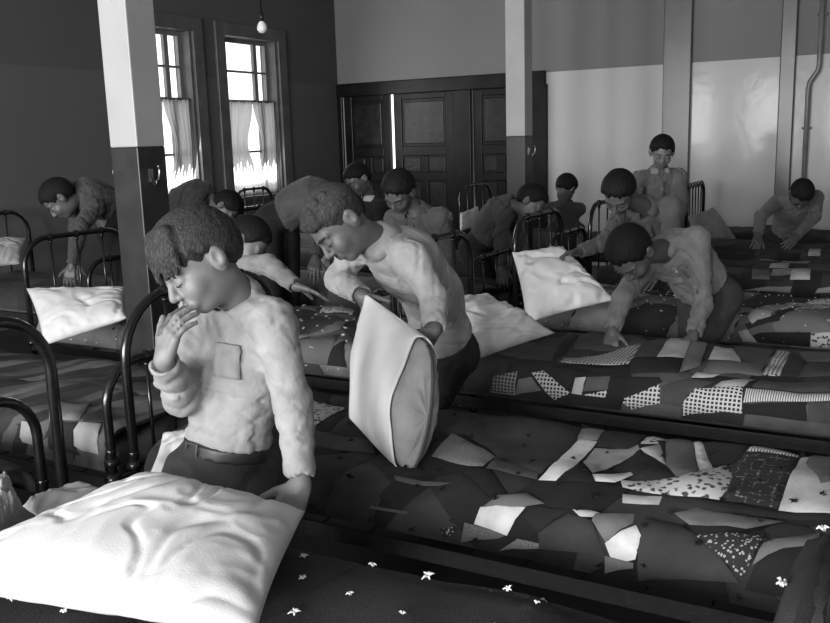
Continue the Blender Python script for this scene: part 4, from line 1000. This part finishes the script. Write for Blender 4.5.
person('boy standing upright behind the others, head just above the bed bars',
       pl_, P(659, 171, 7.2), P(662, 152, 7.1), cdir(-0.15, -0.55, 0.8), cdir(-0.05, 0.85, 0.5), cdir(-0.95, 0, 0.05),
       arm(633, 205, 7.1, 640, 232, 6.9), arm(682, 205, 7.1, 674, 232, 6.9), k=1.16, hs=1.08, skin=1, shirt=0.115, trous=0.03, hair=0.006, seed=19, details=True, pocket=True, collar=0.24)
pl_ = aty(788, 234, 8.69)
person('rightmost boy leaning straight-armed on the dark squares quilt',
       pl_, P(797, 196, 7.7), P(801, 194, 7.45), cdir(-0.05, -0.96, 0.2), cdir(0, 0.3, 0.95), cdir(-1, 0, 0),
       arm(761, 216, 7.55, 758, 236, 7.4), arm(815, 216, 7.55, 796, 237, 7.35), k=1.14, hs=1.04, skin=2, shirt=0.12, trous=0.015, hair=0.006, seed=21, tw=1.05, feet=foot(pl_.x, 8.7))
person('boy bending left in shade by the left wall, arms reaching down',
       P(114, 210, 6.4), P(80, 196, 6.2), P(60, 199, 6.1), cdir(-0.55, -0.82, 0.1), cdir(-0.8, 0.5, 0.3), cdir(0.05, 0.15, -1),
       arm(76, 228, 6.3, 74, 262, 6.3), arm(80, 228, 6.0, 72, 266, 6.0), k=1.14, hs=1.14, skin=2, shirt=0.045, trous=0.012, hair=0.008, seed=23, hipright=(0.1, 1, 0), feet=foot(-4.76, 4.6, (0, 1), 0.1))
pl_ = aty(276, 218, 4.64)
person('boy bent double in dark trousers, back level, behind the curly-haired boy',
       pl_, P(326, 194, 5.75), P(346, 212, 5.7), cdir(0.5, -0.85, 0.1), cdir(0.8, 0.5, 0), cdir(0.2, -0.3, 0.9),
       arm(322, 228, 5.6, 316, 258, 5.5), arm(328, 228, 5.9, 326, 256, 5.9), k=1.10, hs=1.0, skin=2, shirt=0.06, trous=0.012, hair=0.007, seed=25, hipright=(-0.2, -1, 0), tw=1.1, feet=foot(pl_.x, 4.62, (0, -1), 0.08))
person('dark-clothed boy with a white collar before the panelled doors',
       P(368, 250, 7.2), P(370, 198, 7.05), P(358, 180, 6.95), cdir(-0.65, -0.6, 0.45), cdir(-0.4, 0.85, 0.2), cdir(-0.6, 0, -0.75),
       arm(352, 222, 7.0, 350, 246, 6.8), arm(384, 224, 7.0, 376, 248, 6.8), k=1.06, hs=1.05, skin=2, shirt=0.018, trous=0.012, hair=0.006, seed=27, collar=0.6)
pl_ = P(212, 292, 4.35)
person('boy bent behind the front boy, pale sleeve reaching right over a quilt',
       pl_, P(232, 252, 4.3), P(248, 242, 4.2), cdir(0.7, -0.65, 0.1), cdir(0.6, 0.75, 0), cdir(0.2, -0.2, 0.95),
       arm(268, 264, 4.05, 296, 286, 4.0, cdir(0.95, -0.3, 0), cdir(0, -1, 0.1), 0.15), arm(244, 300, 4.4, 262, 318, 4.3), k=1.02, hs=0.98, skin=1, shirt=0.20, trous=0.02, hair=0.006, seed=29, hipright=(-0.3, -0.9, 0), feet=foot(pl_.x+0.1, 3.2, (0, -1), 0.08))
person('dark-backed boy stooping between the big pillar and the window',
       P(168, 214, 6.25), P(208, 194, 6.2), P(226, 208, 6.1), cdir(0.5, -0.85, 0.1), cdir(0.8, 0.5, 0), cdir(0.2, -0.3, 0.9),
       arm(206, 226, 6.1, 202, 254, 6.0), arm(212, 226, 6.3, 210, 252, 6.3), k=1.06, hs=1.0, skin=2, shirt=0.016, trous=0.012, hair=0.006, seed=31, hipright=(-0.2, -1, 0), feet=foot(-4.5, 4.6, (0, -1), 0.08))

# ------------------------------------------------------------------ the pillow going into its case
def half_cased_pillow():
    Rt, Rb, Ct, Cb = P(425, 338, 2.84), P(404, 474, 2.80), P(366, 295, 3.10), P(350, 418, 3.05)
    ax = ((Rt+Rb)-(Ct+Cb)).normalized(); mj = (Rt-Rb).normalized(); nn = ax.cross(mj).normalized()
    if nn.dot(cdir(-1, 0, 0.3)) < 0: nn = -nn
    def section(s, th, grow=0.0, T0=0.085):
        top, bot = Rt.lerp(Ct, s), Rb.lerp(Cb, s); c = (top+bot)/2; h = (top-bot)/2
        T = T0*(1-max(0, (s-0.1)/0.9)**2.2)+0.006
        q = math.sin(th); c = c-ax*(0.03*s*s*(1-abs(math.cos(th))))
        return c+h*math.cos(th)*(1-0.02*grow)+nn*(T*(1 if q > 0 else -1)*abs(q)**1.25)
    root = empty('cased_pillow', Rb, 'ticking pillow half pushed into a white case, held by the curly-haired boy', 'pillow', 'pillows')
    n, m = 64, 30; V = []; F = []
    for j in range(m+1):
        s = j/m
        for i in range(n):
            th = 2*math.pi*i/n; p = section(s, th)
            w = 0.004*noise.noise(p*9)*2+0.003*noise.noise(p*22)+(0.012*math.exp(-s*12)*noise.noise(Vector((th*2.2, 0, 3))) )
            p = p+nn*w*(1 if math.sin(th) > 0 else -1)+ax*(0.02*math.exp(-s*9)*noise.noise(Vector((th*1.5, 4, 1)))); V.append(p)
    for j in range(m):
        for i in range(n): i2 = (i+1) % n; F.append((j*n+i, j*n+i2, (j+1)*n+i2, (j+1)*n+i))
    F.append(tuple(m*n+i for i in range(n)))
    case = obj('pillowcase', V, F, M_WHITE_LIT, root); md = case.modifiers.new('t', 'SOLIDIFY'); md.thickness = 0.004; md.offset = 1
    bm = bmesh.new(); bm.from_mesh(case.data); bmesh.ops.recalc_face_normals(bm, faces=bm.faces); bm.to_mesh(case.data); bm.free()
    # the pillow itself, bulging from the opening
    V = []; F = []; m = 16
    for j in range(m+1):
        t = j/m; s = 0.35-0.35*min(1, t*1.6); b = max(0, (t-0.55)/0.45); sc = math.sqrt(max(0, 1-b*b)) if b > 0 else 1.0
        for i in range(n):
            th = 2*math.pi*i/n; p = section(s, th, 0, 0.078); c = (Rt.lerp(Ct, s)+Rb.lerp(Cb, s))/2
            p = c+(p-c)*(0.95*max(sc, 0.02)); p = p+ax*(0.075*b)+ax*(0.010*noise.noise(Vector((p.x*9, p.y*9, p.z*48)))+0.005*noise.noise(p*30))*(1 if b > 0 else 0); V.append(p)
    for j in range(m):
        for i in range(n): i2 = (i+1) % n; F.append((j*n+i, j*n+i2, (j+1)*n+i2, (j+1)*n+i))
    F.append(tuple(m*n+i for i in range(n)))
    pb = obj('ticking_pillow', V, F, M_TICK, root)
    bm = bmesh.new(); bm.from_mesh(pb.data); bmesh.ops.recalc_face_normals(bm, faces=bm.faces); bm.to_mesh(pb.data); bm.free()
    c0 = (Rt+Rb)/2; h0 = (Rt-Rb)/2
    MB().tube([c0+h0*0.93*math.cos(a)+ax*(0.008+0.075*math.sin(a)) for a in [math.pi*q/24 for q in range(1, 24)]], 0.0045, 6).build('seam', mat('seam thread', 0.05, 0.9), pb, True)
half_cased_pillow()
